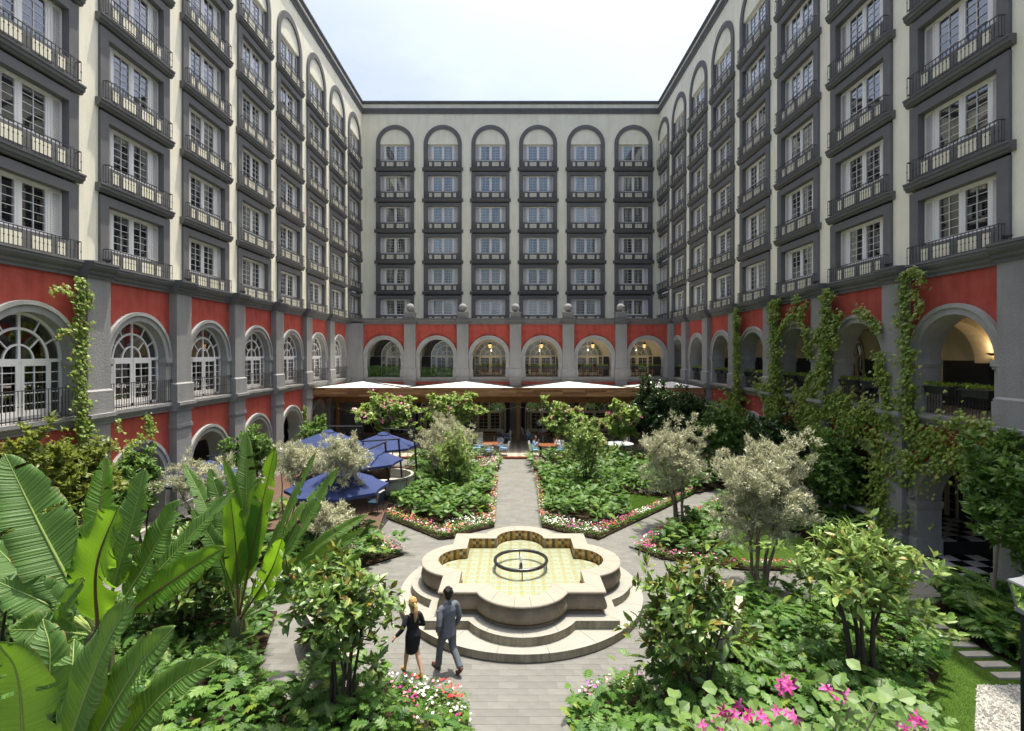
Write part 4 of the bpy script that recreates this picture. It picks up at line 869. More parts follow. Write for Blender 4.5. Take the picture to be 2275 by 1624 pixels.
tree('small_tree', 'leafy shrub under the first right arch beyond the dark round trees', 'shrub', (11.6, 28.6), crown_at(1610, 960, 28.8), (1.5, 1.2, 1.6), 3, SMALL, MIDL, DBARK, 300, 18, .22, .14, GW, .06)
tree('small_tree', 'fine leaved young tree with a thin pale trunk in front of the doorway arch', 'tree', (12.55, 13.5), crown_at(2222, 1070, 13.5), (.95, .9, 1.4), 1, SMALL, MIDL, GBARK, 330, 20, .2, .10, GW, .05, fork=.12, lump=.55)
tree('small_tree', 'dense dark shrub at the right edge behind the lantern', 'shrub', (13.2, 12.0), crown_at(2285, 1140, 12.3), (.6, .8, 1.5), 3, SMALL, MIDL, DBARK, 260, 18, .2, .11, GW, .05)
GL = 'yellow green shrubs along the left wall'
for lab, b, c, rd in (('yellow green shrub at the far left behind the tallest banana leaf', (-12.3, 13.2), (60, 1060, 13.2), (1.2, .9, 1.3)), ('yellow green shrub under the vine covered pillar on the left', (-12.6, 15.0), (185, 1065, 15.0), (1.0, .8, 1.3)), ('leafy shrub before the ivy draped ground arch on the left', (-12.5, 17.6), (300, 1085, 17.6), (1.0, .8, 1.1)), ('leafy shrub left of the blue parasols under the left arches', (-12.5, 24.5), (560, 1010, 24.5), (1.3, 1.0, 1.3)), ('shrub in the far left corner beside the canopy', (-12.3, 31.2), (700, 965, 31.2), (1.2, 1.0, 1.0))):
    tree('shrub', lab, 'shrub', b, crown_at(*c), rd, 3, SMALL, YELL if 'yellow' in lab else MIDL, DBARK, 230, 18, .2, .12, GL, .04)
# orchid tree right below the balcony
rt = thing('orchid_tree', 'orchid tree with large round leaves and magenta flowers at the bottom right', 'tree', (2.6, 4.9, 0)); m = MB(); m.smooth = True; tips = []
for k in range(70):
    p = P(RNG.uniform(1480, 2075), 1625 + RNG.normal(0, 40) + 20, RNG.uniform(4.2, 5.4)); tips.append(np.array(p) - (2.6, 4.9, 0))
st = [Vector((0, 0, 0)), Vector((.05, .02, .9)), Vector((.0, -.05, 1.8)), Vector((.1, -.1, 2.5))]; m.tube(st, [.07, .06, .05, .04], 8)
for t in tips: t = Vector(t); s_ = st[3].lerp(st[2], RNG.random() * .6); mid = s_.lerp(t, .55) + Vector((0, 0, -.12)); m.tube([s_, mid, t], [.018, .012, .006], 5, cap=False)
m.build('trunk', GBARK, rt); T_ = np.array(tips)
lp = np.repeat(T_, 7, 0) + RNG.normal(0, .12, (len(T_) * 7, 3)); V, T = inst(t_ellipse(.9, .07, .15), lp, rdir(len(lp), -20, 30), np.tile((0, -.35, 1.), (len(lp), 1)) + RNG.normal(0, .35, (len(lp), 3)), RNG.uniform(.09, .16, len(lp))); put('crown', fast_mesh('crown', V, T, leafmat('orchid_leaf_near', (.065, .13, .03), (.13, .21, .05), trans=.3, rough=.5)), rt)
petal = t_ellipse(.42, .03, .35); ORC = [mat('orchid_magenta', (.36, .015, .15), .5, .3, 12), mat('orchid_pink', (.50, .08, .28), .5, .3, 12)]
for k, (px, py) in enumerate(((1605, 1580), (1640, 1565), (1600, 1618), (1655, 1600), (1690, 1590), (1745, 1510), (1735, 1535), (1760, 1520), (1725, 1580), (1760, 1590), (1835, 1530), (1850, 1545), (1880, 1540), (1990, 1605), (2030, 1600), (2050, 1610), (2010, 1618), (1560, 1610), (1618, 1592), (1632, 1585), (1665, 1586), (1700, 1600), (1752, 1528), (1733, 1522), (1748, 1584), (1772, 1600), (1842, 1536), (1868, 1548), (2040, 1590), (2000, 1595), (1590, 1600), (1570, 1622))):
    c = np.array(P(px, py, 4.55 + RNG.uniform(-.15, .15))) - (2.6, 4.9, 0); n = 5; a = np.arange(n) * 2 * np.pi / n + RNG.random() * 6; ax = norm(np.array([[RNG.normal(0, .4), -.7, .6 + RNG.normal(0, .3)]]))[0]
    x = norm(np.cross(ax, (0, 0, 1.))[None])[0]; y = np.cross(ax, x); d = np.cos(a)[:, None] * x + np.sin(a)[:, None] * y + ax * .35; V, T = inst(petal, np.tile(c, (n, 1)), d, np.tile(ax, (n, 1)), RNG.uniform(.048, .068, n))
    s = T_flat = put('flower', fast_mesh('flower', V, T, ORC, np.repeat(RNG.integers(0, 2, n), len(petal[1]))), rt)
# banana plants: every leaf a blade with a midrib
def banmat(name, c1, c2, tr):
    m = leafmat(name, c1, c2, trans=tr, rough=.5, spec=.32, tcol=(.24, .46, .02)); n = m.node_tree.nodes; l = m.node_tree.links; uv = n.new('ShaderNodeUVMap'); uv.uv_map = 'uv'; sp = n.new('ShaderNodeSeparateXYZ'); l.new(uv.outputs[0], sp.inputs[0])
    ab = n.new('ShaderNodeMath'); ab.operation = 'ABSOLUTE'; l.new(sp.outputs[0], ab.inputs[0]); pw = n.new('ShaderNodeMath'); pw.operation = 'MULTIPLY_ADD'; l.new(ab.outputs[0], pw.inputs[0]); pw.inputs[1].default_value = -.14; l.new(sp.outputs[1], pw.inputs[2])
    nz = n.new('ShaderNodeTexNoise'); nz.noise_dimensions = '1D'; nz.inputs['Scale'].default_value = 26; nz.inputs['Detail'].default_value = 3; l.new(pw.outputs[0], nz.inputs['W'])
    bp = n.new('ShaderNodeBump'); bp.inputs['Strength'].default_value = .9; bp.inputs['Distance'].default_value = .03; l.new(nz.outputs['Fac'], bp.inputs['Height']); b = n['Principled BSDF']; l.new(bp.outputs[0], b.inputs['Normal'])
    mx = n.new('ShaderNodeMix'); mx.data_type = 'RGBA'; mx.blend_type = 'MULTIPLY'; mx.inputs['Factor'].default_value = 1; rr = n.new('ShaderNodeValToRGB'); rr.color_ramp.elements[0].position = .35; rr.color_ramp.elements[1].position = .65; rr.color_ramp.elements[0].color = (.72, .76, .7, 1); rr.color_ramp.elements[1].color = (1.1, 1.08, 1.05, 1)
    src = b.inputs['Base Color'].links[0].from_socket; l.new(nz.outputs['Fac'], rr.inputs[0]); l.new(src, mx.inputs['A']); l.new(rr.outputs[0], mx.inputs['B']); 
    ed = n.new('ShaderNodeMapRange'); ed.inputs['From Min'].default_value = .90; ed.inputs['From Max'].default_value = 1.0; l.new(ab.outputs[0], ed.inputs['Value']); n3 = n.new('ShaderNodeTexNoise'); n3.inputs['Scale'].default_value = 3; n3.inputs['Detail'].default_value = 6; tco = n.new('ShaderNodeTexCoord'); l.new(tco.outputs['Object'], n3.inputs['Vector'])
    r3 = n.new('ShaderNodeValToRGB'); r3.color_ramp.elements[0].position = .46; r3.color_ramp.elements[1].position = .6; l.new(n3.outputs['Fac'], r3.inputs[0]); m3 = n.new('ShaderNodeMath'); m3.operation = 'MULTIPLY'; l.new(ed.outputs[0], m3.inputs[0]); l.new(r3.outputs['Color'], m3.inputs[1])
    m4 = n.new('ShaderNodeMix'); m4.data_type = 'RGBA'; m4.inputs['B'].default_value = (.17, .10, .03, 1); l.new(m3.outputs[0], m4.inputs['Factor']); l.new(mx.outputs['Result'], m4.inputs['A']); l.new(m4.outputs['Result'], b.inputs['Base Color']); return m
BAN = [banmat('banana_leaf', (.055, .125, .024), (.08, .16, .034), .22), banmat('young_banana_leaf', (.06, .155, .014), (.08, .19, .018), .45)]
RIB = mat('leaf_midrib', (.20, .27, .07), .4, .1, 5); RIBD = mat('dark_midrib', (.12, .06, .035), .4, .2, 5); PSTEM = mat('banana_stem', (.06, .07, .028), .6, .35, 4, .02, 12, vz=(6, 6, .5))
def catm(P4, n):
    """smooth curve through control points"""
    p = [P4[0] * 2 - P4[1]] + P4 + [P4[-1] * 2 - P4[-2]]; out = []
    for i in range(1, len(p) - 2):
        for k in range(n):
            t = k / n; a, b, c, d = p[i - 1:i + 3]; out.append(.5 * ((2 * b) + (c - a) * t + (2 * a - 5 * b + 4 * c - d) * t * t + (3 * b - a - 3 * c + d) * t ** 3))
    out.append(p[-2]); return out
def banana(label, base, rootz, r, leaves, Y0):
    rt = thing('banana_plant', label, 'plant', (base[0], base[1], 0), 0, 'giant banana plants'); O = Vector((base[0], base[1], 0)); m = MB(); m.smooth = True
    m.lathe([(r * 1.25, 0), (r * 1.1, rootz * .3), (r, rootz * .7), (r * .85, rootz), (r * .4, rootz + .15)], 12); m.build('stem', PSTEM, rt)
    for (mid, tip, w, roll, young, dy, *opt) in leaves:
        A = Vector((base[0], base[1], rootz)); M_ = P(*mid, Y0 + dy * .5); T_ = P(*tip, Y0 + dy); st = opt[0] if opt else .28; cv = catm([A, M_, T_], 26); N = len(cv); L = sum((cv[i + 1] - cv[i]).length for i in range(N - 1)); s = 0; nb = 7; v = []; uv = []; rib = []; rr = []
        face = Vector((math.sin(R(roll)), -math.cos(R(roll)) * .85, .45)).normalized(); tear = RNG.random(N * 2); k0 = None; rows = 0
        for i, p in enumerate(cv):
            if i: s += (p - cv[i - 1]).length
            t = s / L; tg = (cv[min(i + 1, N - 1)] - cv[max(i - 1, 0)]).normalized(); x = tg.cross(face).normalized(); nrm = x.cross(tg).normalized(); rib.append(p - O); rr.append(max(.006, .032 * (1 - t) ** .8 * (w / .8 + .3) * .8))
            if t < st: continue
            u = (t - st) / (1 - st); hw = w / 2 * min(1, (u / .22) ** .6 if u < .22 else 1) * (1 - max(0, (u - .45) / .55) ** 2.2) ** .7 + .004
            for j in range(-nb, nb + 1):
                q = j / nb; ed = 1.0; wav = .035 * math.sin(u * 23 + (j > 0) * 2.1) * abs(q) ** 2 * (w / .8)
                if abs(j) == nb: ed = 1 - .07 * tear[i * 2 + (j > 0)] - (.30 if tear[i * 2 + (j > 0)] > .90 else 0)
                pt = p + x * (q * hw * ed) + nrm * (abs(q) ** 1.3 * hw * .34 - (q * q) ** 2 * hw * .22 + wav); v.append(pt - O); uv.append((q, t * L))
            rows += 1
        W_ = 2 * nb + 1; T3 = []
        slit = [[0, 0] for _ in range(rows)]
        for _ in range(int(RNG.integers(3, 9))): slit[int(RNG.integers(3, max(4, rows - 2)))][int(RNG.integers(0, 2))] = int(RNG.integers(3, nb))
        for i in range(rows - 1):
            for j in range(W_ - 1):
                if j < slit[i][0] or j >= W_ - 1 - slit[i][1]: continue
                a = i * W_ + j; T3 += [(a, a + 1, a + W_ + 1), (a, a + W_ + 1, a + W_)]
        T3 = np.array(T3); me = fast_mesh('leaf', np.array(v), T3, BAN[young], smooth=True); ul = me.uv_layers.new(name='uv'); ul.data.foreach_set('uv', np.array(uv, dtype=np.float32)[np.array([l_.vertex_index for l_ in me.loops])].ravel())
        lf = put('leaf', me, rt); m = MB(); m.smooth = True; m.tube(rib, rr, 6); m.build('midrib', RIBD if young else RIB, lf)
banana('banana plant with a dark stem standing between the magnolias left of the fountain', (-5.95, 11.2), 1.0, .17, [((546, 1130), (546, 958), 0.50, 0, 0, .6), ((528, 1140), (497, 1012), 0.27, 20, 1, .3), ((578, 1140), (612, 992), 0.50, -5, 1, -.1), ((640, 1140), (702, 1003), 0.36, -35, 0, .4), ((665, 1180), (752, 1038), 0.50, -30, 0, .1), ((650, 1165), (735, 1060), 0.44, -40, 0, .6), ((705, 1215), (818, 1142), 0.34, -10, 0, .5), ((712, 1238), (812, 1172), 0.40, 0, 0, -.2), ((705, 1290), (806, 1226), 0.34, 5, 0, -.5), ((470, 1160), (410, 1030), 0.40, 30, 0, .8), ((505, 1180), (466, 1040), 0.50, 25, 0, .1), ((490, 1240), (425, 1130), 0.40, 40, 0, -.5), ((598, 1275), (628, 1195), 0.50, 5, 1, -1.0), ((560, 1200), (575, 1060), 0.48, 0, 0, .0), ((525, 1230), (510, 1085), 0.44, 20, 1, -.4)], 11.2)
banana('largest banana plant with broad leaves at the left edge of the picture', (-6.0, 7.5), 2.7, .2, [((95, 1180), (10, 1008), .86, 25, 0, .2, .12), ((222, 1150), (235, 1015), .48, 0, 1, .5), ((285, 1190), (322, 1040), .62, -15, 0, .3), ((215, 1260), (262, 1125), .92, -4, 1, -.6, .12), ((315, 1270), (398, 1110), .65, -20, 0, .2), ((365, 1255), (520, 1090), .42, -30, 0, .5), ((355, 1310), (500, 1215), .48, 5, 1, -.1), ((150, 1330), (90, 1150), .6, 30, 0, .9), ((120, 1350), (-10, 1290), .6, 30, 0, -.3), ((90, 1310), (-25, 1200), .6, 40, 0, .6), ((140, 1365), (188, 1285), .28, 10, 0, -.8), ((105, 1400), (20, 1400), .5, 20, 0, -.7)], 7.5)
banana('nearest banana plant with broad leaves rising from the bottom left corner', (-4.9, 5.2), 1.6, .18, [((215, 1480), (300, 1325), .62, -18, 0, -.1, .15), ((275, 1530), (388, 1392), .60, -18, 0, -.3, .15), ((340, 1565), (490, 1462), .46, -10, 0, -.1, .15), ((45, 1540), (-5, 1425), .62, 25, 0, -.6, .15), ((110, 1500), (95, 1375), .55, 10, 0, .3, .15), ((150, 1545), (165, 1420), .5, 0, 0, .6, .15)], 5.2)
# ivy on the walls
def WR(px, py, off=.0): X = RX - off; Y = X * F / (px - VX); return np.array((X, Y, H - (py - VY) * Y / F))
def WL(px, py, off=.0): X = -LX - off; Y = X * F / (VX - px); return np.array((-X, Y, H - (py - VY) * Y / F))
def ivy(label, side, strands, dens=760, size=.13, lmat=None):
    """strands: list of (pixel polyline on the wall, width in metres)"""
    pos = []; nx = -1.0 if side == 'R' else 1.0; proj = WR if side == 'R' else WL; m = MB(); c0 = None
    for pts, w in strands:
        q = [proj(x, y, .33 if w < .7 else .1) for x, y in pts]
        if c0 is None: c0 = np.array((q[-1][0], q[-1][1], 0.0))
        m.tube([Vector(a - c0) for a in q], .012, 4)
        for a, b in zip(q, q[1:]):
            L = np.linalg.norm(b - a); w = w * (1.0 if w < .7 else 1.2); k = max(4, int(L * w * dens)); t = RNG.random(k)[:, None]; s = a + (b - a) * t; o = RNG.normal(0, w * .36, k); lat = norm(np.cross(b - a, (1., 0, 0))[None])[0]; s = s + lat[None] * (o * (1 + .5 * np.sin(t[:, 0] * 9 + b[2] * 2)))[:, None]
            s[:, 0] += nx * (RNG.random(k) * .16 + .02) * (1 + .8 * (w > .7)); s[:, 2] += RNG.normal(0, .05, k); pos.append(s)
    pos = np.concatenate(pos) - c0; n = len(pos); d = np.column_stack([nx * RNG.uniform(.1, .6, n), RNG.normal(0, .45, n), RNG.uniform(-1, -.2, n)]); nr = np.column_stack([np.full(n, nx), RNG.normal(0, .35, n), RNG.uniform(.1, .9, n)])
    rt = thing('ivy', label, 'climbing plant', tuple(c0), 0, 'ivy on the courtyard walls'); V, T = inst(IVYL, pos, d, nr, RNG.uniform(size * .6, size * 1.25, n)); put('foliage', fast_mesh('foliage', V, T, lmat or IVYM), rt); m.build('stem', BARK, rt); return rt
def zr(*pts): return [(1500 + x * .3421, 500 + y * .3421) for x, y in pts]
def zl(*pts): return [(x * .342, 500 + y * .342) for x, y in pts]
ivy('narrow ivy column on the right arcade pillar farthest from the camera', 'R', [(zr((412, 540), (405, 700), (412, 900), (412, 1050), (405, 1180)), .55), (zr((405, 1080), (400, 1200), (380, 1300)), 1.3)])
ivy('forked ivy column on the right arcade with sprays over the red wall and arch', 'R', [(zr((640, 490), (650, 600), (660, 780), (660, 950), (640, 1060)), .62), (zr((690, 480), (655, 620)), .3), (zr((800, 460), (800, 560), (720, 640), (665, 740)), .35), (zr((800, 560), (860, 670), (882, 860)), .3), (zr((640, 1040), (620, 1150), (700, 1200)), 1.6), (zr((880, 500), (810, 600)), .2)])
ivy('broad ivy column between two open arches of the right arcade', 'R', [(zr((1000, 420), (1000, 560), (990, 740), (985, 900), (960, 1050)), .58), (zr((1100, 570), (1040, 660), (1070, 780)), .28), (zr((890, 1000), (960, 1100), (970, 1250), (900, 1400)), 1.5), (zr((1060, 1120), (1150, 1250), (1200, 1350)), .9), (zr((960, 680), (900, 760)), .2), (zr((1190, 545), (1290, 600), (1345, 700)), .26)])
ivy('thick ivy curtain climbing the pillar beside the nearest right arch', 'R', [(zr((1520, 300), (1500, 480), (1510, 700), (1530, 870), (1520, 1050)), .5), (zr((1550, 290), (1640, 330), (1610, 380)), .25), (zr((1560, 420), (1620, 500), (1600, 580)), .22), (zr((1350, 820), (1340, 960), (1385, 1080), (1400, 1250)), .45), (zr((1500, 1040), (1540, 1150), (1500, 1260)), .8), (zr((1400, 1200), (1420, 1400), (1400, 1620)), 1.3), (zr((1230, 1180), (1330, 1260)), .7), (zr((1330, 1600), (1380, 1800), (1400, 2100)), .95)], 380)
ivy('ivy mound draped over the doorway arch at the right edge', 'R', [(zr((1560, 1420), (1680, 1360), (1800, 1450), (1880, 1560)), .75), (zr((1820, 1280), (1960, 1290), (2100, 1360), (2200, 1420)), .5), (zr((1880, 1580), (2020, 1600), (2120, 1640)), .8), (zr((1560, 1480), (1510, 1600)), .5), (zr((2100, 1400), (2060, 1550)), .5)], 360)
ivy('ivy column on the left wall pillar beside the nearest glazed arch', 'L', [(zl((500, 340), (505, 520), (512, 700), (490, 900), (500, 1050), (520, 1250), (505, 1500)), .42), (zl((310, 440), (360, 400), (440, 440), (490, 520)), .16), (zl((350, 730), (385, 690), (460, 700)), .15), (zl((560, 420), (565, 560)), .12), (zl((560, 1300), (590, 1380)), .12)], 420, .12)
ivy('ivy spray hanging over the ground floor arch on the left wall', 'L', [(zl((930, 1230), (955, 1320), (880, 1400), (800, 1440)), .26), (zl((975, 1280), (975, 1480)), .14), (zl((740, 1250), (755, 1340)), .1), (zl((730, 1400), (735, 1480)), .1), (zl((830, 1440), (760, 1500)), .2)], 420, .11)
ivy('sparse vine sprigs on the red wall at the far left', 'L', [(zl((385, 1290), (420, 1370), (430, 1460)), .12), (zl((210, 1360), (150, 1440), (160, 1480)), .12), (zl((240, 1460), (330, 1470), (420, 1480)), .22), (zl((300, 1380), (330, 1500)), .12), (zl((20, 1400), (60, 1480)), .1)], 260, .10)
ivy('single vine trailing down the last ground arch on the left', 'L', [(zl((1965, 1170), (1975, 1260), (1970, 1360)), .3)], 300, .12)
# ---------------------------------------------------------------- dining canopy
WOOD = [mat('fascia_wood%d' % k, c, .55, .3, 1.5, vz=(1, 8, 8), spec=.35) for k, c in enumerate([(.28, .135, .055), (.34, .175, .075), (.22, .10, .04), (.40, .22, .10)])]
BEAMW = mat('beam_wood', (.16, .075, .032), .6, .25, 2, vz=(.6, 6, 6)); FABW = mat('canopy_fabric', (.50, .50, .48), .7, .03, 1)
pg = thing('dining_canopy', 'long wooden dining canopy with white peaked roof in front of the back arcade', 'pergola', (0, 35.6, 0))
for r0 in range(4):
    x = -13.75 - .4 * r0
    while x < 13.2:
        w = RNG.uniform(1.1, 2.1); a, b = max(x, -13.75), min(x + w, 13.2)
        if b - a > .1:
            s = MB(); z = 3.86 + .153 * r0; e = RNG.uniform(0, .012); s.box(a + .002, b - .002, -.05 - e, .05, z + .002, z + .150); s.build('plank', WOOD[int(RNG.integers(0, 4))], pg)
        x += w
m = MB(); m.box(-13.75, 13.2, .052, .12, 3.84, 4.46); m.build('fascia_back', BEAMW, pg)
m = MB(); m.box(-13.75, 13.2, 3.7, 3.95, 3.10, 3.55); m.build('beam', WOOD[0], pg)
for x in (-13.3, -9.5, -4.5, .38, 5.3, 10.2, 12.9):
    m = MB(); m.box(x - .12, x + .12, 3.70, 3.94, .14, 3.10); m.box(x - .17, x + .17, 3.62, 3.69, 3.02, 3.52); m.build('post', WOOD[0], pg)
    m = MB(); m.box(x - .07, x + .07, .12, 3.7, 3.60, 3.82); m.build('rafter', BEAMW, pg)
for cx in (-11.45, -3.6, 4.25, 12.1):
    m = MB(); h = 3.92; x0, x1 = max(-13.9, cx - h), min(13.3, cx + h); y0, y1 = .14, 7.6; ap = (cx, 3.9, 4.70); z = 4.44
    m.add([(x0, y0, z), (x1, y0, z), (x1, y1, z - .42), (x0, y1, z - .42), ap, (x0, y0, z - .03), (x1, y0, z - .03), (x1, y1, z - .45), (x0, y1, z - .45)], [(0, 1, 4), (1, 2, 4), (2, 3, 4), (3, 0, 4), (8, 7, 6, 5), (5, 6, 1, 0), (6, 7, 2, 1), (7, 8, 3, 2), (8, 5, 0, 3)]); m.build('roof_panel', FABW, pg)
    for q in ((x0, y0), (x1, y0), (x1, y1), (x0, y1)): m = MB(); m.bar((q[0], q[1], z + .012 - (.42 if q[1] > 1 else 0)), (ap[0], ap[1], ap[2] + .012), .11, .03); m.build('roof_rib', IRON, pg)
m = MB()
for x0, x1, z in ((-13, -9.5, 2.95), (-9.5, -4.5, 2.95), (-4.5, .38, 2.95), (.38, 5.3, 2.95), (5.3, 10.2, 2.95)):
    for i in range(14):
        t = (i + .5) / 14; zz = z - .35 * math.sin(math.pi * t); m.lathe([(.004, -.03), (.028, 0), (.02, .035), (.004, .05)], 6, (x0 + (x1 - x0) * t, 37.4 + .4 * math.sin(i * 3), zz))
    m.tube([(x0 + (x1 - x0) * i / 12, 37.4, z + .05 - .35 * math.sin(math.pi * i / 12)) for i in range(13)], .006, 4)
tag(m.build('string_lights', mat('bulb_glass', (.75, .72, .62), .2, .05)), 'strings of small white bulbs hanging under the dining canopy', 'string lights', kind='stuff')
# star lanterns
def star():
    m = MB(); R0, r0 = .30, .10; n = 8; v = [(0, -.10, 0), (0, .10, 0)]
    for i in range(2 * n): a = math.pi * i / n; rr = R0 if i % 2 == 0 else r0; v.append((rr * math.cos(a), 0, rr * math.sin(a)))
    f = []
    for i in range(2 * n): a, b = 2 + i, 2 + (i + 1) % (2 * n); f += [(0, a, b), (1, b, a)]
    m.add(v, f); m.bar((0, 0, .1), (0, 0, .9), .01); return m.mesh('star', mat('copper_star', (.20, .085, .05), .4, .3, 5, metal=.5))
for px, py, Y, lab in ((790, 918, 36.2, 'copper star lantern at the left end of the dining canopy'), (1073, 925, 38, 'copper star lantern left of the middle canopy post'), (1405, 920, 38, 'copper star lantern right of the second canopy post')):
    p = P(px, py, Y); t = thing('star_lantern', lab, 'lantern', p, 0, 'star lanterns under the canopy'); put('star', shared(star), t)
# ---------------------------------------------------------------- furniture
WIRE = mat('white_wire', (.68, .70, .70), .45, .05); BLUE = mat('blue_cushion', (.12, .24, .42), .85, .1, 8, .003, 120); TABW = mat('table_wood', (.21, .075, .03), .35, .25, 3, vz=(1, 6, 1)); CUSH = mat('grey_cushion', (.30, .295, .255), .9, .08, 5, .004, 90); DMET = mat('dark_metal', (.018, .020, .024), .4, .1); CHW = mat('chair_wood', (.24, .085, .035), .5, .25, 4); BLUEM = mat('blue_metal', (.02, .045, .075), .4, .1); NAPK = mat('cream_cushion', (.58, .52, .36), .9, .1, 6)
def m_grid(w, h, nx, nz, b, name, mt):
    m = MB()
    for i in range(nx + 1): x = -w + 2 * w * i / nx; m.box(x - b, x + b, -b, b, 0, h + .05 * (1 - (x / w) ** 2))
    for j in range(nz + 1): z = h * j / nz; m.box(-w, w, -b * .8, b * .8, z - b, z + b)
    return m.mesh(name, mt)
def m_seatframe(mt):
    m = MB(); m.tube([(-.23, -.23, .43), (.23, -.23, .43), (.25, .22, .43), (-.25, .22, .43), (-.23, -.23, .43)], .014, 5)
    for s in (-1, 1): m.tube([(s * .23, -.24, .66), (s * .27, -.05, .67), (s * .28, .16, .66), (s * .26, .22, .55), (s * .25, .22, .43)], .013, 5)
    return m.mesh('seat_frame', mt)
def m_cush(mt, w=.24, t=.07):
    m = MB(); m.smooth = False; m.box(-w, w, -w + .02, w, .435, .435 + t); return m.mesh('seat_cushion', mt)
def m_leg(sx, sy, mt):
    m = MB(); m.tube([(sx * .23, sy * .22, .43), (sx * .25, sy * .23, .25), (sx * .22, sy * .24, .12), (sx * .26, sy * .28, 0)], .013, 5); return m.mesh('leg', mt)
def chair(name, label, loc, rz, frame, cush, group, bw=.23, cushioned_back=None):
    t = thing(name, label, 'chair', loc, rz, group)     # the sitter looks along +y
    put('seat_frame', shared(m_seatframe, frame), t); put('seat_cushion', shared(m_cush, cush), t)
    b = put('backrest', shared(m_grid, bw, .48, 5, 4, .011, 'backrest', frame), t, (0, -.24, .43)); b.rotation_euler = (R(12), 0, 0)
    if cushioned_back: m = MB(); m.box(-.23, .23, .015, .10, .03, .50); o = m.build('back_cushion', cushioned_back, t, (0, -.24, .43)); o.rotation_euler = (R(12), 0, 0)
    for sx in (-1, 1):
        for sy in (-1, 1): put('leg', shared(m_leg, sx, sy, frame), t)
    return t
def round_table(label, loc, r, group='round wooden dining tables', top=TABW, h=.74):
    t = thing('dining_table', label, 'table', loc, 0, group)
    m = MB(); m.lathe([(r * .6, -.04), (r, -.03), (r, 0)], 28); m.build('tabletop', top, t, (0, 0, h)); m = MB(); m.lathe([(.06, .02), (.045, .1), (.045, h - .05), (.12, h - .04)], 10); m.build('pedestal', WIRE, t); m = MB(); m.lathe([(.26, 0), (.24, .02), (.05, .04)], 14); m.build('foot', WIRE, t); return t
GT = .148
TB1 = G(1082, 1004, .9); 
def TG(px, py, h=0): return G(px, py, GT + h)
t1 = TG(1090, 985, .74); round_table('round wooden table left of the terrace step ringed by white chairs', (*t1, GT), .62)
for k, (a, lab) in enumerate(((-95, 'nearest white wire chair with blue cushion at the table left of the step'), (-165, 'white wire chair at the left side of the table left of the step'), (-15, 'white wire chair at the right side of the table left of the step'), (60, 'white wire chair behind the table left of the step, to the right'), (130, 'white wire chair behind the table left of the step, to the left'))):
    chair('wire_chair', lab, (t1[0] + .92 * math.cos(R(a)), t1[1] + .92 * math.sin(R(a)), GT), R(a + 90), WIRE, BLUE, 'white wire dining chairs')
t2 = TG(1216, 988, .74); round_table('round wooden table right of the terrace step with seated diners', (*t2, GT), .6)
CH2 = {}
for a, lab in ((-160, 'white wire chair at the left side of the diners table'), (165, 'white wire chair under the diner in the blue shirt'), (-20, 'white wire chair at the right side of the diners table'), (30, 'white wire chair under the diner in the white top')):
    chair('wire_chair', lab, (t2[0] + .9 * math.cos(R(a)), t2[1] + .9 * math.sin(R(a)), GT), R(a + 90), WIRE, BLUE, 'white wire dining chairs')
t3 = TG(1195, 968, .74); t3 = (2.2, 38.3); round_table('wooden table behind the seated diners under the canopy', (*t3, GT), .6)
t4 = (-1.4, 38.2); round_table('wooden table behind the front left dining table under the canopy', (*t4, GT), .6)
for c, a, lab in ((t3, 150, 'white wire chair at the table behind the diners, left side'), (t3, 90, 'white wire chair behind the table under the canopy right of the post'), (t4, 20, 'white wire chair just left of the middle canopy post'), (t4, 70, 'white wire chair farther left of the middle canopy post'), ((1.9, 40.6), 200, 'white wire chair just right of the middle canopy post')):
    chair('wire_chair', lab, (c[0] + .95 * math.cos(R(a)), c[1] + .95 * math.sin(R(a)), GT), R(a + 90), WIRE, BLUE, 'white wire dining chairs')
t5 = TG(1375, 985, .74); round_table('round table with white cloth behind the flowering tree at right', (*t5, GT), .95, top=mat('table_cloth', (.42, .46, .46), .9, .05))
# upholstered wooden chairs left of the table
for k, (px, lab) in enumerate(((1040, 'wooden armchair with cream cushions left of the dining table'), (1062, 'second wooden armchair with cream cushions, nearer the dining table'))):
    g = TG(px, 1003); t = thing('armchair', lab, 'chair', (g[0], g[1] + 1.4, GT), R(178 + 6 * k), 'cream cushioned wooden armchairs')
    m = MB(); m.box(-.3, .3, -.3, .3, .34, .40); m.build('seat_frame', CHW, t); m = MB(); m.box(-.27, .27, -.26, .28, .40, .52); m.build('seat_cushion', NAPK, t); m = MB(); m.box(-.27, .27, -.08, .06, .0, .62); o = m.build('back_cushion', NAPK, t, (0, -.26, .45)); o.rotation_euler = (R(10), 0, 0)
    for sx in (-.28, .28):
        m = MB(); m.box(sx - .03, sx + .03, -.32, .32, .62, .66); m.build('armrest', CHW, t)
        for sy in (-.28, .28): m = MB(); m.box(sx - .03, sx + .03, sy - .03, sy + .03, 0, .62); m.build('leg', CHW, t)
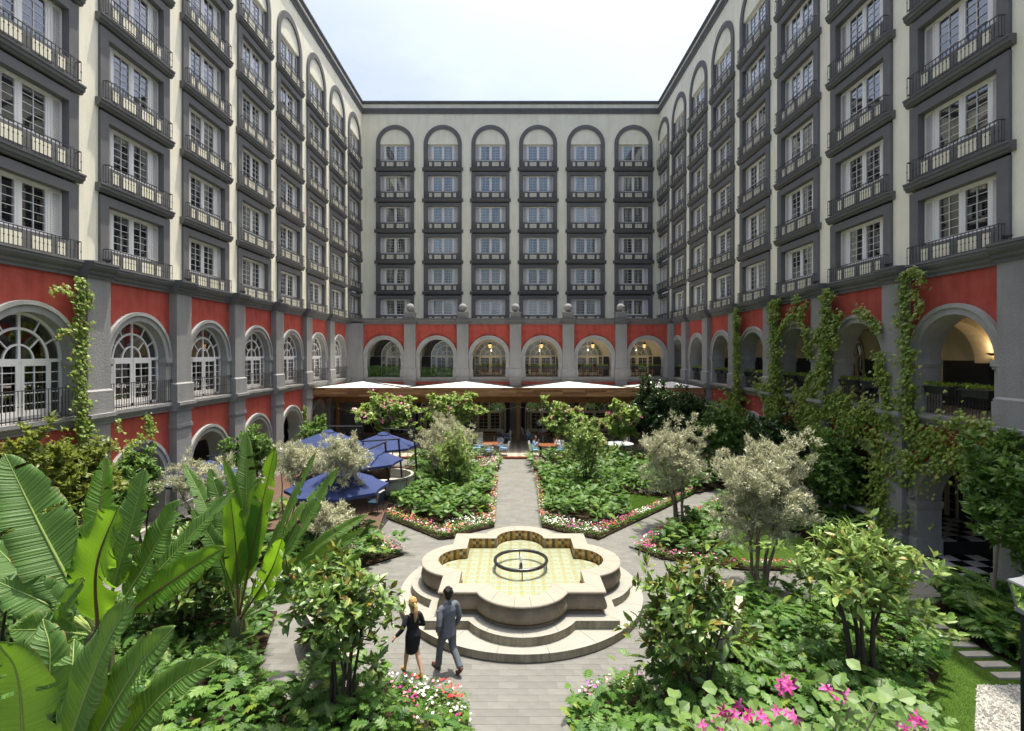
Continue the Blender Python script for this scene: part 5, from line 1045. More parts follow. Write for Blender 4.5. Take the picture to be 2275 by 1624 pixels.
# parasols
UMB = mat('blue_canvas', (.028, .043, .115), .85, .15, 1.2, .002, 200)
UMB.node_tree.nodes['Principled BSDF'].inputs['Specular IOR Level'].default_value = .2
def parasol(label, c, r, ez, tz, mast, rz=0.0):
    t = thing('parasol', label, 'umbrella', (c[0], c[1], 0), 0, 'blue cantilever parasols on the deck'); m = MB(); n = 8; k = 5; v = [(0, 0, tz)]; f = []
    for i in range(n):
        a0 = 2 * math.pi * i / n + rz
        for s in range(4):
            a = a0 + 2 * math.pi / n * s / 4; sag = math.sin(math.pi * s / 4)
            for j in range(1, k + 1):
                q = j / k; rr = r * q * math.cos(math.pi / n) / math.cos((s / 4 - .5) * 2 * math.pi / n) * (1 - .045 * sag * q) ; z = tz + (ez - tz) * (q ** 1.25) - .035 * sag * q * (1 - .6 * q); v.append((rr * math.cos(a), rr * math.sin(a), z))
    N = 4 * n
    for i in range(N):
        b, d = 1 + i * k, 1 + ((i + 1) % N) * k; f.append((0, b, d))
        for j in range(k - 1): f.append((b + j, b + j + 1, d + j + 1, d + j))
    b0 = len(v); 
    for i in range(N): x, y, z = v[1 + i * k + k - 1]; v.append((x * 1.004, y * 1.004, z - .10))
    for i in range(N): f.append((1 + i * k + k - 1, b0 + i, b0 + (i + 1) % N, 1 + ((i + 1) % N) * k + k - 1))
    m.add(v, f); can = m.build('canopy', UMB, t)
    m = MB(); m.lathe([(.34, tz - .045), (.2, tz + .05), (.03, tz + .11)], 8); m.build('vent', UMB, can)
    for i in range(n):
        a = 2 * math.pi * i / n + rz; m = MB(); m.bar((.1 * math.cos(a), .1 * math.sin(a), tz - .12), (r * .96 * math.cos(a), r * .96 * math.sin(a), ez - .03), .022); m.build('rib', DMET, t)
    mx_, my_ = mast[0] - c[0], mast[1] - c[1]; top = Vector((mx_ * .9, my_ * .9, tz + .18)); m = MB(); m.tube([(mx_, my_, .15), (mx_ * .98, my_ * .98, 1.2), top], .045, 8); m.build('mast', DMET, t)
    m = MB(); m.tube([top + Vector((mx_, my_, 0)) * .04, (0, 0, tz + .26), (-mx_ * .05, -my_ * .05, tz + .26)], .035, 6); m.tube([(0, 0, tz - .1), (0, 0, tz + .27)], .03, 6); m.build('boom', DMET, t)
    m = MB(); m.box(mx_ - .35, mx_ + .35, my_ - .35, my_ + .35, .15, .23); m.build('base', DMET, t)
parasol('topmost blue parasol, fully visible left of the tall olive tree', (-6.8, 27.2), 1.75, 2.0, 2.62, (-5.0, 26.9), .2)
parasol('blue parasol between the topmost and the nearest one, half behind the olive tree', (-6.75, 23.3), 1.75, 2.0, 2.6, (-5.25, 24.5), .25)
parasol('nearest blue parasol, lowest on the left, partly behind olive branches', (-6.35, 18.75), 1.8, 2.0, 2.6, (-5.75, 24.0), .3)
parasol('farther blue parasol left of the topmost one behind silvery leaves', (-10.0, 28.0), 1.75, 2.0, 2.62, (-8.2, 28.6), .2)
parasol('blue parasol at the left wall glimpsed between banana leaves', (-12.0, 20.4), 1.6, 1.9, 2.5, (-11.2, 22.0), .1)
# curved garden sofa
sf = thing('garden_sofa', 'curved dark metal garden sofa with grey cushions beside the blue parasols', 'sofa', (-6.1, 24.6, .15), R(0))
for i in range(4):
    a0, a1 = R(-75 + 42 * i), R(-75 + 42 * (i + 1) - 2); m = MB(); pts = [(1.30 * math.cos(a0 + (a1 - a0) * j / 5), 1.30 * math.sin(a0 + (a1 - a0) * j / 5)) for j in range(6)] + [(.74 * math.cos(a0 + (a1 - a0) * j / 5), .74 * math.sin(a0 + (a1 - a0) * j / 5)) for j in range(5, -1, -1)]
    m.poly(pts, .34, .48); m.build('seat_cushion', CUSH, sf)
    m = MB(); pts = [(1.36 * math.cos(a0 + (a1 - a0) * j / 5), 1.36 * math.sin(a0 + (a1 - a0) * j / 5)) for j in range(6)] + [(1.22 * math.cos(a0 + (a1 - a0) * j / 5), 1.22 * math.sin(a0 + (a1 - a0) * j / 5)) for j in range(5, -1, -1)]
    m.poly(pts, .46, .92); m.build('back_cushion', CUSH, sf)
    m = MB(); 
    for z in (.06, .32, .86, .95): m.tube([(1.42 * math.cos(a0 + (a1 - a0) * j / 6), 1.42 * math.sin(a0 + (a1 - a0) * j / 6), z) for j in range(7)], .018, 5)
    c = lambda a, z: (1.42 * math.cos(a), 1.42 * math.sin(a), z)
    m.tube([c(a0, .32), c(a1, .86)], .012, 4); m.tube([c(a1, .32), c(a0, .86)], .012, 4); m.tube([c(a0, 0), c(a0, .95)], .02, 5); m.build('frame', DMET, sf)
round_table('low pale round table inside the curved garden sofa', (-6.3, 24.7, .15), .45, top=mat('pale_tabletop', (.45, .45, .42), .4, .05), h=.55)
chair('patio_chair', 'dark metal patio chair with pale back cushion right of the nearest parasol', (-5.75, 21.6, .15), R(75), BLUEM, BLUEM, 'dark patio chairs', cushioned_back=CUSH)
chair('patio_chair', 'dark lattice patio chair below the nearest blue parasol', (-7.3, 20.0, .15), R(0), DMET, CUSH, 'dark patio chairs', cushioned_back=None)
chair('patio_chair', 'patio chair in the shade left of the nearest blue parasol', (-8.3, 20.6, .15), R(-60), DMET, CUSH, 'dark patio chairs', cushioned_back=CUSH)
round_table('round patio table shaded by the nearest blue parasol', (-7.1, 21.3, .15), .5, top=DMET)
# curved stone benches at the plaza edge
def curved_bench(label, ang, group):
    t = thing('stone_bench', label, 'bench', (FC[0], FC[1], 0), R(ang), group); SB = mat('bench_stone', (.30, .28, .235), .85, .12, 3, .005, 40, grime=.2)
    def arcp(r0, r1, a): return [(r0 * math.cos(R(-a + 2 * a * j / 10)), r0 * math.sin(R(-a + 2 * a * j / 10))) for j in range(11)] + [(r1 * math.cos(R(-a + 2 * a * j / 10)), r1 * math.sin(R(-a + 2 * a * j / 10))) for j in range(10, -1, -1)]
    m = MB(); m.poly(arcp(5.15, 5.75, 11), .36, .46); m.build('seat', SB, t)
    m = MB(); m.poly(arcp(5.62, 5.78, 11), .46, .95); m.build('backrest', SB, t)
    for a in (-8, 8): m = MB(); c, s = math.cos(R(a)), math.sin(R(a)); m.add([(5.2 * c - q * s * .15, 5.2 * s + q * c * .15, z) for q in (-1, 1) for z in (0, .36)] + [(5.7 * c - q * s * .15, 5.7 * s + q * c * .15, z) for q in (-1, 1) for z in (0, .36)], [(0, 1, 3, 2), (4, 6, 7, 5), (0, 4, 5, 1), (2, 3, 7, 6)]); m.build('leg', SB, t)
curved_bench('curved grey stone bench behind the front left magnolia', 216, 'curved stone benches'); curved_bench('curved stone bench half hidden behind the front right magnolia', -34, 'curved stone benches')
# peeling white bench inside the right arch
wb = thing('wooden_bench', 'white bench with peeling paint under the right arcade', 'bench', (13.45, 19.75, .47)); PEEL = mat('peeling_paint', (.66, .68, .64), .8, .1, 5, grime=.35)
for k in range(4): m = MB(); m.box(-.28 + .14 * k, -.15 + .14 * k, -.95, .95, .42, .45); m.build('slat', PEEL, wb)
m = MB(); m.box(-.27, .27, -.93, .93, .34, .415); m.build('apron', PEEL, wb)
for sx in (-.24, .24):
    for sy in (-.88, .88): m = MB(); m.box(sx - .035, sx + .035, sy - .035, sy + .035, 0, .34); m.build('leg', PEEL, wb)
# lamp post at the right edge
lp_ = thing('lamp_post', 'black lamp post with square glass lantern cut by the right edge', 'street lamp', (8.42, 8.45, 0)); m = MB(); m.box(-.07, .07, -.07, .07, 0, 2.55); m.box(-.11, .11, -.11, .11, 0, .5); m.build('post', DMET, lp_)
m = MB()
for sx in (-1, 1):
    for sy in (-1, 1): m.bar((sx * .10, sy * .10, 2.60), (sx * .17, sy * .17, 3.02), .016)
m.box(-.12, .12, -.12, .12, 2.55, 2.60); m.build('lantern_frame', mat('grey_metal', (.22, .23, .24), .4, .1), lp_)
m = MB()
for sx, sy in ((1, 0), (-1, 0), (0, 1), (0, -1)):
    q = .098; Q = .168; m.add([(sx * q - sy * q, sy * q + sx * q, 2.61), (sx * q + sy * q, sy * q - sx * q, 2.61), (sx * Q + sy * Q, sy * Q - sx * Q, 3.01), (sx * Q - sy * Q, sy * Q + sx * Q, 3.01)], [(0, 1, 2, 3)])
m.build('lantern_glass', glassmat('lantern_glass', (.55, .58, .60), 1.6), lp_); m = MB(); m.lathe([(.26, 3.02), (.25, 3.05), (.1, 3.13), (.03, 3.2)], 4); o = m.build('lantern_cap', mat('grey_metal', (.22, .23, .24), .4, .1), lp_); o.rotation_euler = (0, 0, R(45))
# hanging lanterns in the back arcade
def lantern(label, x, y, z):
    t = thing('hanging_lantern', label, 'lantern', (x, y, z), 0, 'hanging lanterns in the back arcade'); m = MB(); m.lathe([(.10, -.30), (.17, 0), (.19, .02), (.06, .16), (.02, .20), (.012, .42)], 6); m.build('cap', DMET, t) if False else None
    m = MB(); m.lathe([(.19, 0), (.17, .03), (.06, .14), (.012, .18), (.012, .36)], 6); m.build('cap', DMET, t); m = MB()
    for k in range(6): a = R(60 * k); m.bar((.10 * math.cos(a), .10 * math.sin(a), -.34), (.17 * math.cos(a), .17 * math.sin(a), 0), .016)
    m.lathe([(.03, -.40), (.10, -.35), (.10, -.33)], 6); m.build('frame', DMET, t)
    m = MB(); m.lathe([(.095, -.33), (.16, -.01)], 6); gm_ = mat('lantern_amber', (.55, .36, .14), .3, .1); m.build('glass', gm_, t); b = gm_.node_tree.nodes['Principled BSDF']; b.inputs['Emission Color'].default_value = (1, .62, .25, 1); b.inputs['Emission Strength'].default_value = .35
    pl = bpy.data.lights.new('lantern_light', 'POINT'); pl.energy = 5; pl.color = (1, .80, .55); pl.shadow_soft_size = .03; po = bpy.data.objects.new('lantern_light', pl); COL.objects.link(po); po.parent = t; po.location = (0, .1, -.5)
for b, nm in ((2, 'third'), (3, 'fourth'), (4, 'fifth'), (5, 'sixth')): lantern('small amber lantern hanging in the %s arch of the back arcade' % nm, bb[b] + .02, BY + .9, 7.62)
# planters on the railings
TROUGH = mat('planter_iron', (.03, .031, .033), .6, .2, 8); MOSS = leafmat('planter_green', (.09, .17, .02), (.19, .27, .035), trans=.3, rough=.6)
def m_trough():
    m = MB(); m.add([(-.44, -.11, 0), (.44, -.11, 0), (.44, .11, 0), (-.44, .11, 0), (-.5, -.15, .24), (.5, -.15, .24), (.5, .15, .24), (-.5, .15, .24)], [(0, 1, 5, 4), (1, 2, 6, 5), (2, 3, 7, 6), (3, 0, 4, 7), (3, 2, 1, 0), (4, 5, 6, 7)]); m.box(-.52, .52, -.17, -.15, .20, .25); return m.mesh('trough', TROUGH)
def m_moss(k):
    n = 420; p = np.column_stack([RNG.uniform(-.5, .5, n), RNG.uniform(-.15, .15, n), .24 + RNG.random(n) * .11]); V, T = inst(DIA, p, rdir(n, 10, 80), rdir(n, 20, 90), RNG.uniform(.05, .1, n) * 1.3); return fast_mesh('plants', V, T, MOSS)
def planter(label, loc, rz): t = thing('planter_box', label, 'planter', loc, rz, 'planter boxes on the gallery railings'); put('trough', shared(m_trough), t); put('plants', shared(m_moss, int(RNG.integers(0, 3))), t)
ORD = ['nearest', 'second', 'third', 'fourth', 'fifth', 'sixth', 'seventh']
for k, y in enumerate(RB[1:]):
    for s, nm in ((-1, 'right hand'), (1, 'left hand')): planter('%s planter box with bright green plants on the railing of the %s right arch' % (nm, ORD[k]), (RX + .12, y + s * .68, SILL + .66), R(-90))
for k in (2, 3, 4, 5):
    for s, nm in ((-1, 'left hand'), (1, 'right hand')): planter('%s planter box on the railing of the %s arch of the back arcade' % (nm, ['', '', 'third', 'fourth', 'fifth', 'sixth'][k]), (bb[k] + s * .68, BY + .14, SILL + .66), 0)
for k in (0, 1):
    n = 1500; p = np.column_stack([RNG.uniform(-1.36, 1.36, n), RNG.uniform(-.22, .16, n), RNG.uniform(.02, .92, n) - .25 * (np.abs(np.sin(np.arange(n))) * (k == 1))]); V, T = inst(SMALL, p, rdir(n, -40, 50), rdir(n, 0, 70), RNG.uniform(.09, .16, n))
    t = thing('hedge', 'leafy green hedge filling the %s arch of the back arcade' % ('leftmost' if k == 0 else 'second'), 'hedge', (bb[k], BY + .1, SILL), 0, 'hedges in the back arcade'); put('foliage', fast_mesh('foliage', V, T, MIDL), t)
# wooden cafe chairs in the back arcade
def m_cafe(part):
    m = MB()
    if part == 'seat': m.box(-.22, .22, -.22, .22, .42, .46)
    elif part == 'backrest':
        for x in (-.2, .2): m.box(x - .02, x + .02, -.24, -.20, .46, .92)
        m.box(-.2, .2, -.235, -.205, .84, .92); m.box(-.2, .2, -.235, -.205, .55, .59)
        for x in (-.1, 0, .1): m.box(x - .012, x + .012, -.23, -.21, .59, .84)
    else:
        for x in (-.2, .2): m.box(x - .02, x + .02, -.22, -.18, .62, .66) if False else m.box(x - .018, x + .018, -.2, .2, .63, .66)
    return m.mesh(part, CHW)
def m_cleg(sx, sy): m = MB(); m.box(sx * .2 - .02, sx * .2 + .02, sy * .2 - .02, sy * .2 + .02, 0, .42 if sy < 0 else .64); return m.mesh('leg', CHW)
for k in (2, 3, 4, 5):
    nm = ['', '', 'third', 'fourth', 'fifth', 'sixth'][k]
    for s in (-1, 1):
        t = thing('cafe_chair', 'red brown wooden chair behind the railing, %s side of the %s back arch' % ('left' if s < 0 else 'right', nm), 'chair', (bb[k] + s * .62, BY + .85, SILL), R(0), 'wooden chairs in the back arcade')
        for q in ('seat', 'backrest', 'armrests'): put(q, shared(m_cafe, q), t)
        for sx in (-1, 1):
            for sy in (-1, 1): put('leg', shared(m_cleg, sx, sy), t)
    t = thing('cafe_table', 'small wooden table between the two chairs in the %s back arch' % nm, 'table', (bb[k], BY + 1.2, SILL), 0, 'small tables in the back arcade'); m = MB(); m.box(-.3, .3, -.3, .3, .70, .74); m.build('tabletop', CHW, t)
    for sx in (-1, 1): m = MB(); m.box(sx * .25 - .025, sx * .25 + .025, -.03, .03, 0, .70); m.build('leg', CHW, t)
# wall sconce in the nearest right arch, floodlights on the cornice, pigeon
t = thing('wall_sconce', 'dark wall lamp on the gallery wall in the nearest right arch', 'wall lamp', (RX + 2.75, 17.6, 6.75)); m = MB(); m.bar((.2, 0, -.3), (.2, 0, .05), .03); m.bar((.2, 0, 0), (-.1, 0, 0), .03); m.build('bracket', DMET, t); m = MB(); m.lathe([(.04, 0), (.13, .06), (.13, .08)], 10, (-.1, 0, 0)); m.build('lamp_bowl', DMET, t)
pl = bpy.data.lights.new('sconce_light', 'POINT'); pl.energy = 4; pl.color = (1, .7, .4); pl.shadow_soft_size = .05; po = bpy.data.objects.new('sconce_light', pl); COL.objects.link(po); po.parent = t; po.location = (-.1, 0, .18)
def flood(label, x, y, rz):
    t = thing('floodlight', label, 'floodlight', (x, y, 9.82), rz, 'small floodlights on the cornice'); m = MB(); m.lathe([(.05, 0), (.05, .03), (.015, .04), (.015, .14)], 8); m.build('stand', DMET, t); m = MB(); m.tube([(0, -.1, .14), (0, -.02, .16), (0, .14, .2)], [.06, .055, .03], 8); m.build('lamp_head', DMET, t)
for k, y in enumerate((17.2, 21.6, 26.1, 30.5)): flood('floodlight on the left cornice above the %s pillar' % ['nearest', 'second', 'third', 'fourth'][k], -13.85, y + .45, R(90))
for k, y in enumerate((13.75, 18.2, 22.6)): flood('floodlight on the right cornice above the %s pillar' % ['nearest', 'second', 'third'][k], 13.4, y + .3, R(-90))
t = thing('pigeon', 'grey pigeon perched on the pillar ledge of the right doorway', 'pigeon', (13.35, 17.35, 1.885), R(200)); m = MB(); m.smooth = True; m.tube([(0, -.2, .06), (0, -.1, .075), (0, -.02, .085), (0, .06, .10), (0, .09, .14), (0, .10, .17), (0, .13, .18), (0, .155, .172)], [.008, .03, .055, .058, .035, .028, .022, .004], 8); m.build('body', mat('pigeon_grey', (.12, .125, .14), .7, .3, 12), t)
for sx in (-.02, .02): m = MB(); m.tube([(sx, .02, .05), (sx, .02, 0), (sx, .05, 0)], .005, 4); m.build('leg', mat('pigeon_leg', (.3, .1, .08)), t)
# ---------------------------------------------------------------- people
def fuse(name, tubes, mtl, parent, voxel=.012, bumps=None, sm=2):
    """grow one continuous skin round several tapering limbs"""
    m = MB()
    for tb in tubes:
        pts, rad = tb[0], tb[1]; fl = tb[2] if len(tb) > 2 else 1.0; pts = [Vector(p) for p in pts]
        a = pts[0] + (pts[0] - pts[1]).normalized() * rad[0] * .45; b = pts[-1] + (pts[-1] - pts[-2]).normalized() * rad[-1] * .45
        m.tube([a] + pts + [b], [rad[0] * .5] + list(rad) + [rad[-1] * .5], 12, True, fl)
    o = m.build(name, mtl); md = o.modifiers.new('r', 'REMESH'); md.mode = 'VOXEL'; md.voxel_size = voxel; s = o.modifiers.new('s', 'SMOOTH'); s.factor = .5; s.iterations = sm
    dg = bpy.context.evaluated_depsgraph_get(); me = bpy.data.meshes.new_from_object(o.evaluated_get(dg)); bpy.data.objects.remove(o); me.name = name
    me.polygons.foreach_set('use_smooth', [True] * len(me.polygons)); me.materials.clear(); me.materials.append(mtl); return put(name, me, parent)
def hand(w, d, side, curl=.5):
    """palm and five unequal bent fingers from wrist w along direction d"""
    w = Vector(w); d = Vector(d).normalized(); x = Vector((side, 0, 0)); f = Vector((0, 1, 0)); f = (f - d * f.dot(d)).normalized(); t = []
    t.append(([w - d * .02, w + d * .04, w + d * .085], [.026, .034, .032], .55))
    for k, (o, L) in enumerate(((-.030, .072), (-.010, .082), (.010, .078), (.028, .062))):
        b = w + d * .08 + f * (-o); t.append(([b, b + d * L * .5 - x * .004, b + d * L * .85 - x * L * curl * .5], [.0105, .0095, .008]))
    b = w + d * .025 + f * .03; t.append(([b, b + f * .028 + d * .03, b + f * .03 + d * .06 - x * .01], [.013, .011, .009])); return t
def headparts(z, y=.04, s=1.0, w=.86):
    return [([(0, y - .02, z - .16), (0, y - .005, z - .09), (0, y + .01, z - .04), (0, y, z + .04), (0, y - .01, z + .10), (0, y - .012, z + .13)], [.058 * s, .062 * s, .082 * s, .098 * s, .082 * s, .05 * s], w), ([(0, y + .085, z + .03), (0, y + .118, z - .01), (0, y + .10, z - .02)], [.012, .016, .012]), ([(-.08 * s, y - .01, z + .025), (-.084 * s, y - .015, z - .025)], [.02, .014]), ([(.08 * s, y - .01, z + .025), (.084 * s, y - .015, z - .025)], [.02, .014]), ([(0, y + .05, z - .085), (0, y + .075, z - .08)], [.03, .025])]
def face(z, y, t, hairc):
    m = MB()
    for s in (-.032, .032): m.lathe([(.002, -.008), (.011, 0), (.002, .008)], 8, (s, y + .092, z + .022))
    m.build('eyes', mat('eye', (.02, .015, .012), .3), t); m = MB(); m.box(-.022, .022, y + .088, y + .097, z - .052, z - .043); m.build('mouth', mat('lips', (.35, .10, .08), .6), t)
SKINM = mat('tan_skin', (.36, .19, .115), .55, .06, 10); SKINW = mat('fair_skin', (.52, .30, .20), .55, .05, 10); SUIT = mat('grey_suit', (.105, .118, .135), .85, .10, 12, .002, 90); BLACK = mat('black_cloth', (.010, .011, .014), .8, .15, 12, .002, 90); HAIRD = mat('dark_hair', (.008, .007, .006), .55, .3, 60, .01, 70); BLOND = mat('blond_hair', (.42, .255, .10), .5, .25, 20, .006, 60, vz=(8, 8, 1.0)); SHOE = mat('brown_leather', (.10, .034, .018), .4, .2, 12); YEL = mat('yellow_leather', (.55, .30, .05), .4, .08, 12)
man = thing('person', 'man in a grey suit walking away past the fountain steps', 'person', (-1.385, 11.05, 0), R(42), 'couple walking past the fountain')
hz = 1.655
fuse('body', headparts(hz) + [([(0, .0, 1.42), (0, .01, 1.5), (0, .02, 1.56)], [.07, .06, .056]), ([(-.15, 0, 1.36), (0, 0, 1.4), (.15, 0, 1.36)], [.06, .07, .06]), ([(0, 0, .95), (0, 0, 1.15), (0, 0, 1.38)], [.10, .095, .10], 1.3)] +
     [([(-.09, 0, .93), (-.085, .17, .52), (-.08, .25, .12)], [.07, .05, .035]), ([(.09, 0, .93), (.10, -.03, .50), (.10, -.30, .20)], [.07, .05, .035]), ([(-.19, 0, 1.38), (-.27, -.07, 1.13), (-.215, .06, .93)], [.045, .038, .028]), ([(.19, 0, 1.38), (.26, -.02, 1.11), (.25, .09, .88)], [.045, .038, .026])] + hand((.25, .09, .88), (0, .2, -1), 1) + hand((-.215, .06, .93), (.1, .15, -1), -1), SKINM, man, .010)
face(hz, .04, man, 0)
hr = [([(0, .005, hz - .07), (0, -.005, hz + .0), (0, .0, hz + .07), (0, .025, hz + .125), (0, .03, hz + .15)], [.072, .095, .108, .09, .05], .88)]
for k in range(46):
    a = RNG.uniform(0, 6.28); e = RNG.uniform(-.1, 1.5); q = Vector((math.cos(a) * math.cos(e) * .094, -.002 + math.sin(a) * math.cos(e) * .105, hz + .055 + math.sin(e) * .10))
    if q.y < .085 or q.z > hz + .11: hr.append(([q, q + Vector(RNG.normal(0, .012, 3))], [.020, .016]))
fuse('hair', hr, HAIRD, man, .009, sm=1)
fuse('jacket', [([(0, -.005, .80), (0, 0, .92), (0, 0, 1.08), (0, .0, 1.22), (0, -.005, 1.34), (0, -.005, 1.43), (0, .0, 1.485)], [.128, .122, .112, .118, .122, .098, .066], 1.52), ([(-.14, -.005, 1.425), (-.205, -.005, 1.385)], [.078, .072]), ([(.14, -.005, 1.425), (.205, -.005, 1.385)], [.078, .072]), ([(-.205, 0, 1.38), (-.255, -.05, 1.24), (-.285, -.075, 1.13), (-.255, -.0, 1.01), (-.225, .055, .945)], [.074, .067, .062, .056, .052]), ([(.205, 0, 1.38), (.245, -.015, 1.24), (.27, -.025, 1.12), (.268, .03, 1.0), (.26, .085, .905)], [.074, .067, .062, .055, .049]), ([(0, -.055, 1.50), (0, -.02, 1.51)], [.05, .05], 1.3)], SUIT, man, .011)
fuse('trousers', [([(0, 0, .80), (0, 0, .93), (0, 0, 1.03)], [.112, .12, .108], 1.42), ([(-.095, 0, .90), (-.092, .10, .70), (-.086, .185, .50), (-.083, .22, .30), (-.08, .255, .09)], [.104, .092, .076, .072, .076]), ([(.095, 0, .90), (.098, .0, .70), (.10, -.03, .51), (.10, -.16, .36), (.10, -.285, .20)], [.104, .092, .078, .072, .074])], SUIT, man, .011)
for nm, pt, rd in (('shoe', [(-.08, .22, .055), (-.08, .29, .05), (-.085, .37, .045), (-.09, .46, .035)], [.048, .046, .046, .034]), ('shoe', [(.10, -.335, .20), (.10, -.29, .13), (.105, -.235, .07), (.11, -.155, .038)], [.046, .046, .046, .036])): fuse(nm, [(pt, rd)], SHOE, man, .009)
m = MB(); m.lathe([(.066, 1.485), (.07, 1.515), (.064, 1.53)], 14, (0, .012, 0)); m.build('shirt_collar', mat('shirt_cloth', (.35, .42, .52), .8, .05), man)
wom = thing('person', 'woman with a blond ponytail in black jacket, skirt and yellow heels', 'person', (-2.12, 10.95, 0), R(38), 'couple walking past the fountain')
hz = 1.50
fuse('body', headparts(hz, .035, .93) + [([(0, .0, 1.28), (0, .01, 1.37), (0, .015, 1.42)], [.055, .046, .045]), ([(-.12, 0, 1.25), (0, 0, 1.28), (.12, 0, 1.25)], [.045, .055, .045]), ([(0, 0, .86), (0, 0, 1.05), (0, 0, 1.26)], [.095, .08, .09], 1.2)] +
     [([(-.08, 0, .85), (-.075, .12, .50), (-.072, .16, .36), (-.07, .215, .13), (-.07, .235, .085)], [.075, .052, .052, .031, .034]), ([(.08, 0, .85), (.08, -.03, .50), (.08, -.10, .37), (.082, -.205, .17), (.083, -.225, .12)], [.075, .052, .052, .031, .034]), ([(-.07, .235, .085), (-.072, .30, .035)], [.034, .028]), ([(.083, -.225, .12), (.085, -.16, .045)], [.034, .028])] +
     [([(-.155, 0, 1.25), (-.27, -.05, 1.07), (-.385, .0, .95)], [.036, .032, .022]), ([(.155, 0, 1.25), (.23, -.03, 1.03), (.17, .17, .98)], [.036, .032, .022])] + hand((-.385, 0, .95), (-.6, .2, -.7), -1) + hand((.17, .17, .98), (-.4, .9, .1), 1), SKINW, wom, .009)
face(hz, .03, wom, 0)
fuse('hair', [([(0, .01, hz - .05), (0, -.008, hz + .01), (0, .0, hz + .07), (0, .02, hz + .115), (0, .03, hz + .138)], [.062, .092, .102, .085, .05], .9), ([(0, -.095, hz + .045), (0, -.135, hz + .0), (-.01, -.155, hz - .09), (-.02, -.165, hz - .19), (-.03, -.16, hz - .30)], [.036, .038, .052, .048, .018], .8)], BLOND, wom, .008, sm=1)
fuse('jacket', [([(0, -.01, .84), (0, -.008, .90), (0, 0, 1.0), (0, 0, 1.10), (0, .0, 1.19), (0, -.002, 1.26), (0, .0, 1.315)], [.134, .122, .098, .106, .112, .09, .056], 1.36), ([(-.11, 0, 1.265), (-.165, 0, 1.235)], [.064, .06]), ([(.11, 0, 1.265), (.165, 0, 1.235)], [.064, .06]), ([(-.165, 0, 1.23), (-.22, -.03, 1.15), (-.275, -.045, 1.065), (-.33, -.02, 1.0), (-.375, 0, .955)], [.06, .054, .049, .044, .040]), ([(.165, 0, 1.23), (.205, -.02, 1.12), (.235, -.03, 1.02), (.205, .08, .99), (.175, .16, .98)], [.06, .054, .05, .044, .040])], BLACK, wom, .010)
fuse('skirt', [([(0, .02, .50), (0, .02, .62), (0, 0, .78), (0, -.012, .88), (0, 0, .99)], [.112, .126, .134, .128, .10], 1.28)], BLACK, wom, .010)
for pt, heel, tip in (([(-.07, .215, .075), (-.07, .25, .06), (-.072, .30, .035), (-.075, .375, .02)], (-.07, .20, .075), (-.07, .205, .004)), ([(.083, -.245, .10), (.083, -.215, .075), (.085, -.165, .04), (.088, -.095, .02)], (.083, -.255, .10), (.083, -.285, .03))):
    s = fuse('shoe', [(pt, [.036, .036, .038, .022])], YEL, wom, .008); m = MB(); m.tube([heel, tip], [.014, .005], 6); m.build('heel', YEL, s)
def sitter(label, loc, rz, top, skin, hair, long=False, trousers=None, group='diners at the terrace tables'):
    t = thing('person', label, 'person', loc, rz, group); z = 1.16
    fuse('body', headparts(z, .06, .95) + [([(0, 0, .48), (0, -.02, .7), (0, .0, .92), (0, .02, 1.02), (0, .04, 1.08)], [.12, .11, .11, .07, .052], 1.3), ([(-.10, 0, .50), (-.11, .40, .50), (-.11, .42, .08), (-.11, .52, .04)], [.085, .06, .042, .035]), ([(.10, 0, .50), (.11, .40, .50), (.11, .42, .08), (.11, .52, .04)], [.085, .06, .042, .035]), ([(-.18, .01, .93), (-.24, .06, .70), (-.12, .30, .80)], [.045, .04, .03]), ([(.18, .01, .93), (.24, .08, .70), (.08, .26, .95)], [.045, .04, .03])] + hand((-.12, .30, .80), (.3, .9, 0), -1) + hand((.08, .26, .95), (-.2, .3, .9), 1), skin, t, .014)
    fuse('hair', [([(0, .03, z - .06 - .1 * long), (0, .01, z + .0), (0, .02, z + .07), (0, .05, z + .13)], [.07, .098, .105, .07], .9)], hair, t, .014)
    fuse('shirt', [([(0, 0, .50), (0, -.02, .72), (0, .0, .90), (0, .01, .98)], [.14, .13, .128, .085], 1.32), ([(-.17, .01, .94), (-.25, .06, .71), (-.17, .22, .77)], [.062, .056, .044]), ([(.17, .01, .94), (.25, .08, .71), (.14, .2, .86)], [.062, .056, .044])], top, t, .014)
    fuse('trousers', [([(0, -.02, .47), (0, .02, .54)], [.13, .12], 1.35), ([(-.10, 0, .51), (-.11, .41, .51), (-.11, .43, .12)], [.10, .078, .06]), ([(.10, 0, .51), (.11, .41, .51), (.11, .43, .12)], [.10, .078, .06])], trousers or BLACK, t, .014)
LBL = mat('light_blue_shirt', (.32, .46, .62), .85, .08, 8); WSH = mat('white_shirt', (.68, .67, .64), .85, .05, 8); DRD = mat('red_top', (.42, .03, .04), .85, .1, 8); PAT = mat('patterned_blouse', (.55, .57, .62), .85, .35, 18, col2=(.12, .16, .28))
a = R(165); sitter('diner in a light blue shirt seated at the table right of the step', (t2[0] + .86 * math.cos(a), t2[1] + .86 * math.sin(a), GT), a + R(90), LBL, SKINM, HAIRD)
a = R(30); sitter('dark haired diner in a white top facing the man in blue', (t2[0] + .86 * math.cos(a), t2[1] + .86 * math.sin(a), GT), a + R(90), WSH, SKINW, HAIRD, True)
a = R(-175); sitter('diner in red at the white clothed table at right', (t5[0] + 1.15 * math.cos(a), t5[1] + 1.15 * math.sin(a), GT), a + R(90), DRD, SKINM, HAIRD, True)
a = R(60); sitter('diner in a patterned blouse at the white clothed table at right', (t5[0] + 1.15 * math.cos(a), t5[1] + 1.15 * math.sin(a), GT), a + R(90), PAT, SKINW, HAIRD, True)
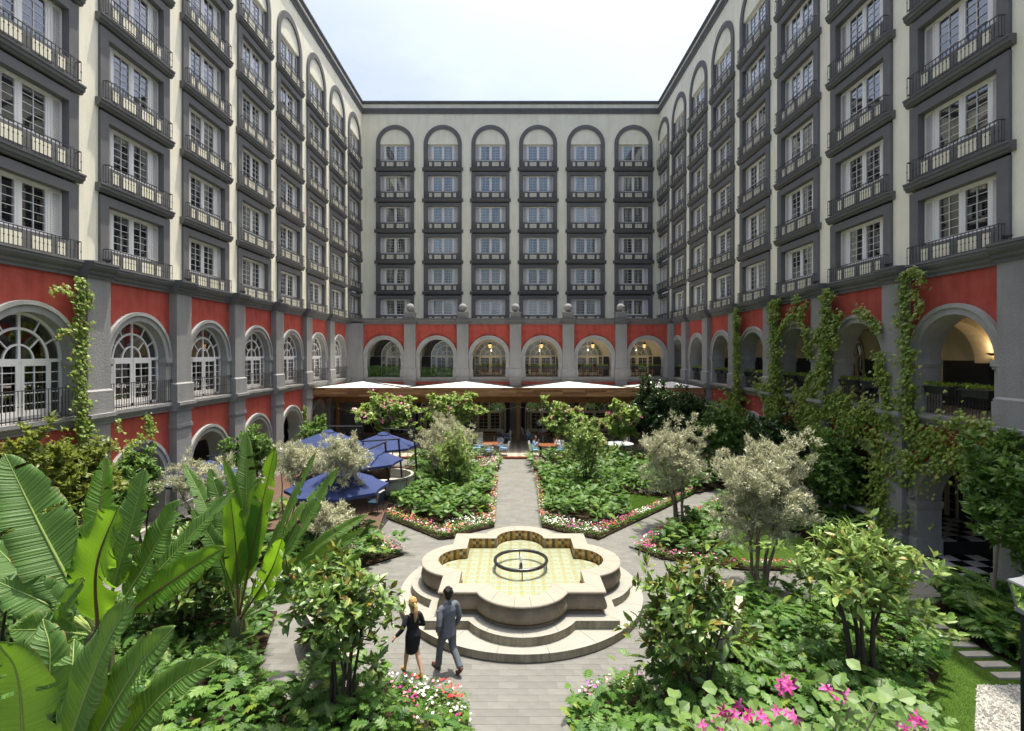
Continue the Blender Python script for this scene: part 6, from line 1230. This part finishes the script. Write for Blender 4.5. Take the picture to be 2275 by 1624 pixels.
for a, lab in ((-175, 'white wire chair under the diner in red'), (60, 'white wire chair under the diner in the patterned blouse')): chair('wire_chair', lab, (t5[0] + 1.2 * math.cos(R(a)), t5[1] + 1.2 * math.sin(R(a)), GT), R(a + 90), WIRE, BLUE, 'white wire dining chairs')
def stander(label, loc, rz, top, group):
    t = thing('person', label, 'person', loc, rz, group); z = 1.60
    fuse('body', headparts(z, .03, .95) + [([(0, 0, .9), (0, 0, 1.15), (0, 0, 1.36), (0, .0, 1.46), (0, .01, 1.52)], [.11, .10, .11, .065, .052], 1.3), ([(-.09, 0, .92), (-.09, .0, .5), (-.09, 0, .08), (-.09, .12, .04)], [.08, .055, .04, .035]), ([(.09, 0, .92), (.09, .0, .5), (.09, 0, .08), (.09, .12, .04)], [.08, .055, .04, .035]), ([(-.19, 0, 1.36), (-.23, 0, 1.1), (-.15, .18, 1.02)], [.045, .038, .028]), ([(.19, 0, 1.36), (.23, 0, 1.1), (.15, .18, 1.02)], [.045, .038, .028])] + hand((-.15, .18, 1.02), (.5, .8, 0), -1) + hand((.15, .18, 1.02), (-.5, .8, 0), 1), SKINM, t, .014)
    fuse('hair', [([(0, .0, z - .05), (0, -.02, z + .02), (0, .0, z + .08), (0, .03, z + .12)], [.068, .096, .10, .06], .9)], HAIRD, t, .014)
    fuse('shirt', [([(0, 0, .92), (0, 0, 1.12), (0, 0, 1.32), (0, 0, 1.43)], [.125, .115, .125, .08], 1.35), ([(-.18, 0, 1.37), (-.24, 0, 1.11), (-.19, .12, 1.05)], [.062, .055, .044]), ([(.18, 0, 1.37), (.24, 0, 1.11), (.19, .12, 1.05)], [.062, .055, .044])], top, t, .014)
    fuse('trousers', [([(0, 0, .86), (0, 0, .98)], [.125, .115], 1.35), ([(-.09, 0, .9), (-.09, 0, .5), (-.09, 0, .07)], [.098, .075, .06]), ([(.09, 0, .9), (.09, 0, .5), (.09, 0, .07)], [.098, .075, .06])], BLACK, t, .014)
stander('waiter in a white shirt standing in the open doorway, left of the other', (2.15, 41.2, GT), R(180), WSH, 'waiters in the doorway'); stander('waiter in a white shirt standing in the open doorway, right of the other', (2.95, 41.4, GT), R(170), WSH, 'waiters in the doorway')
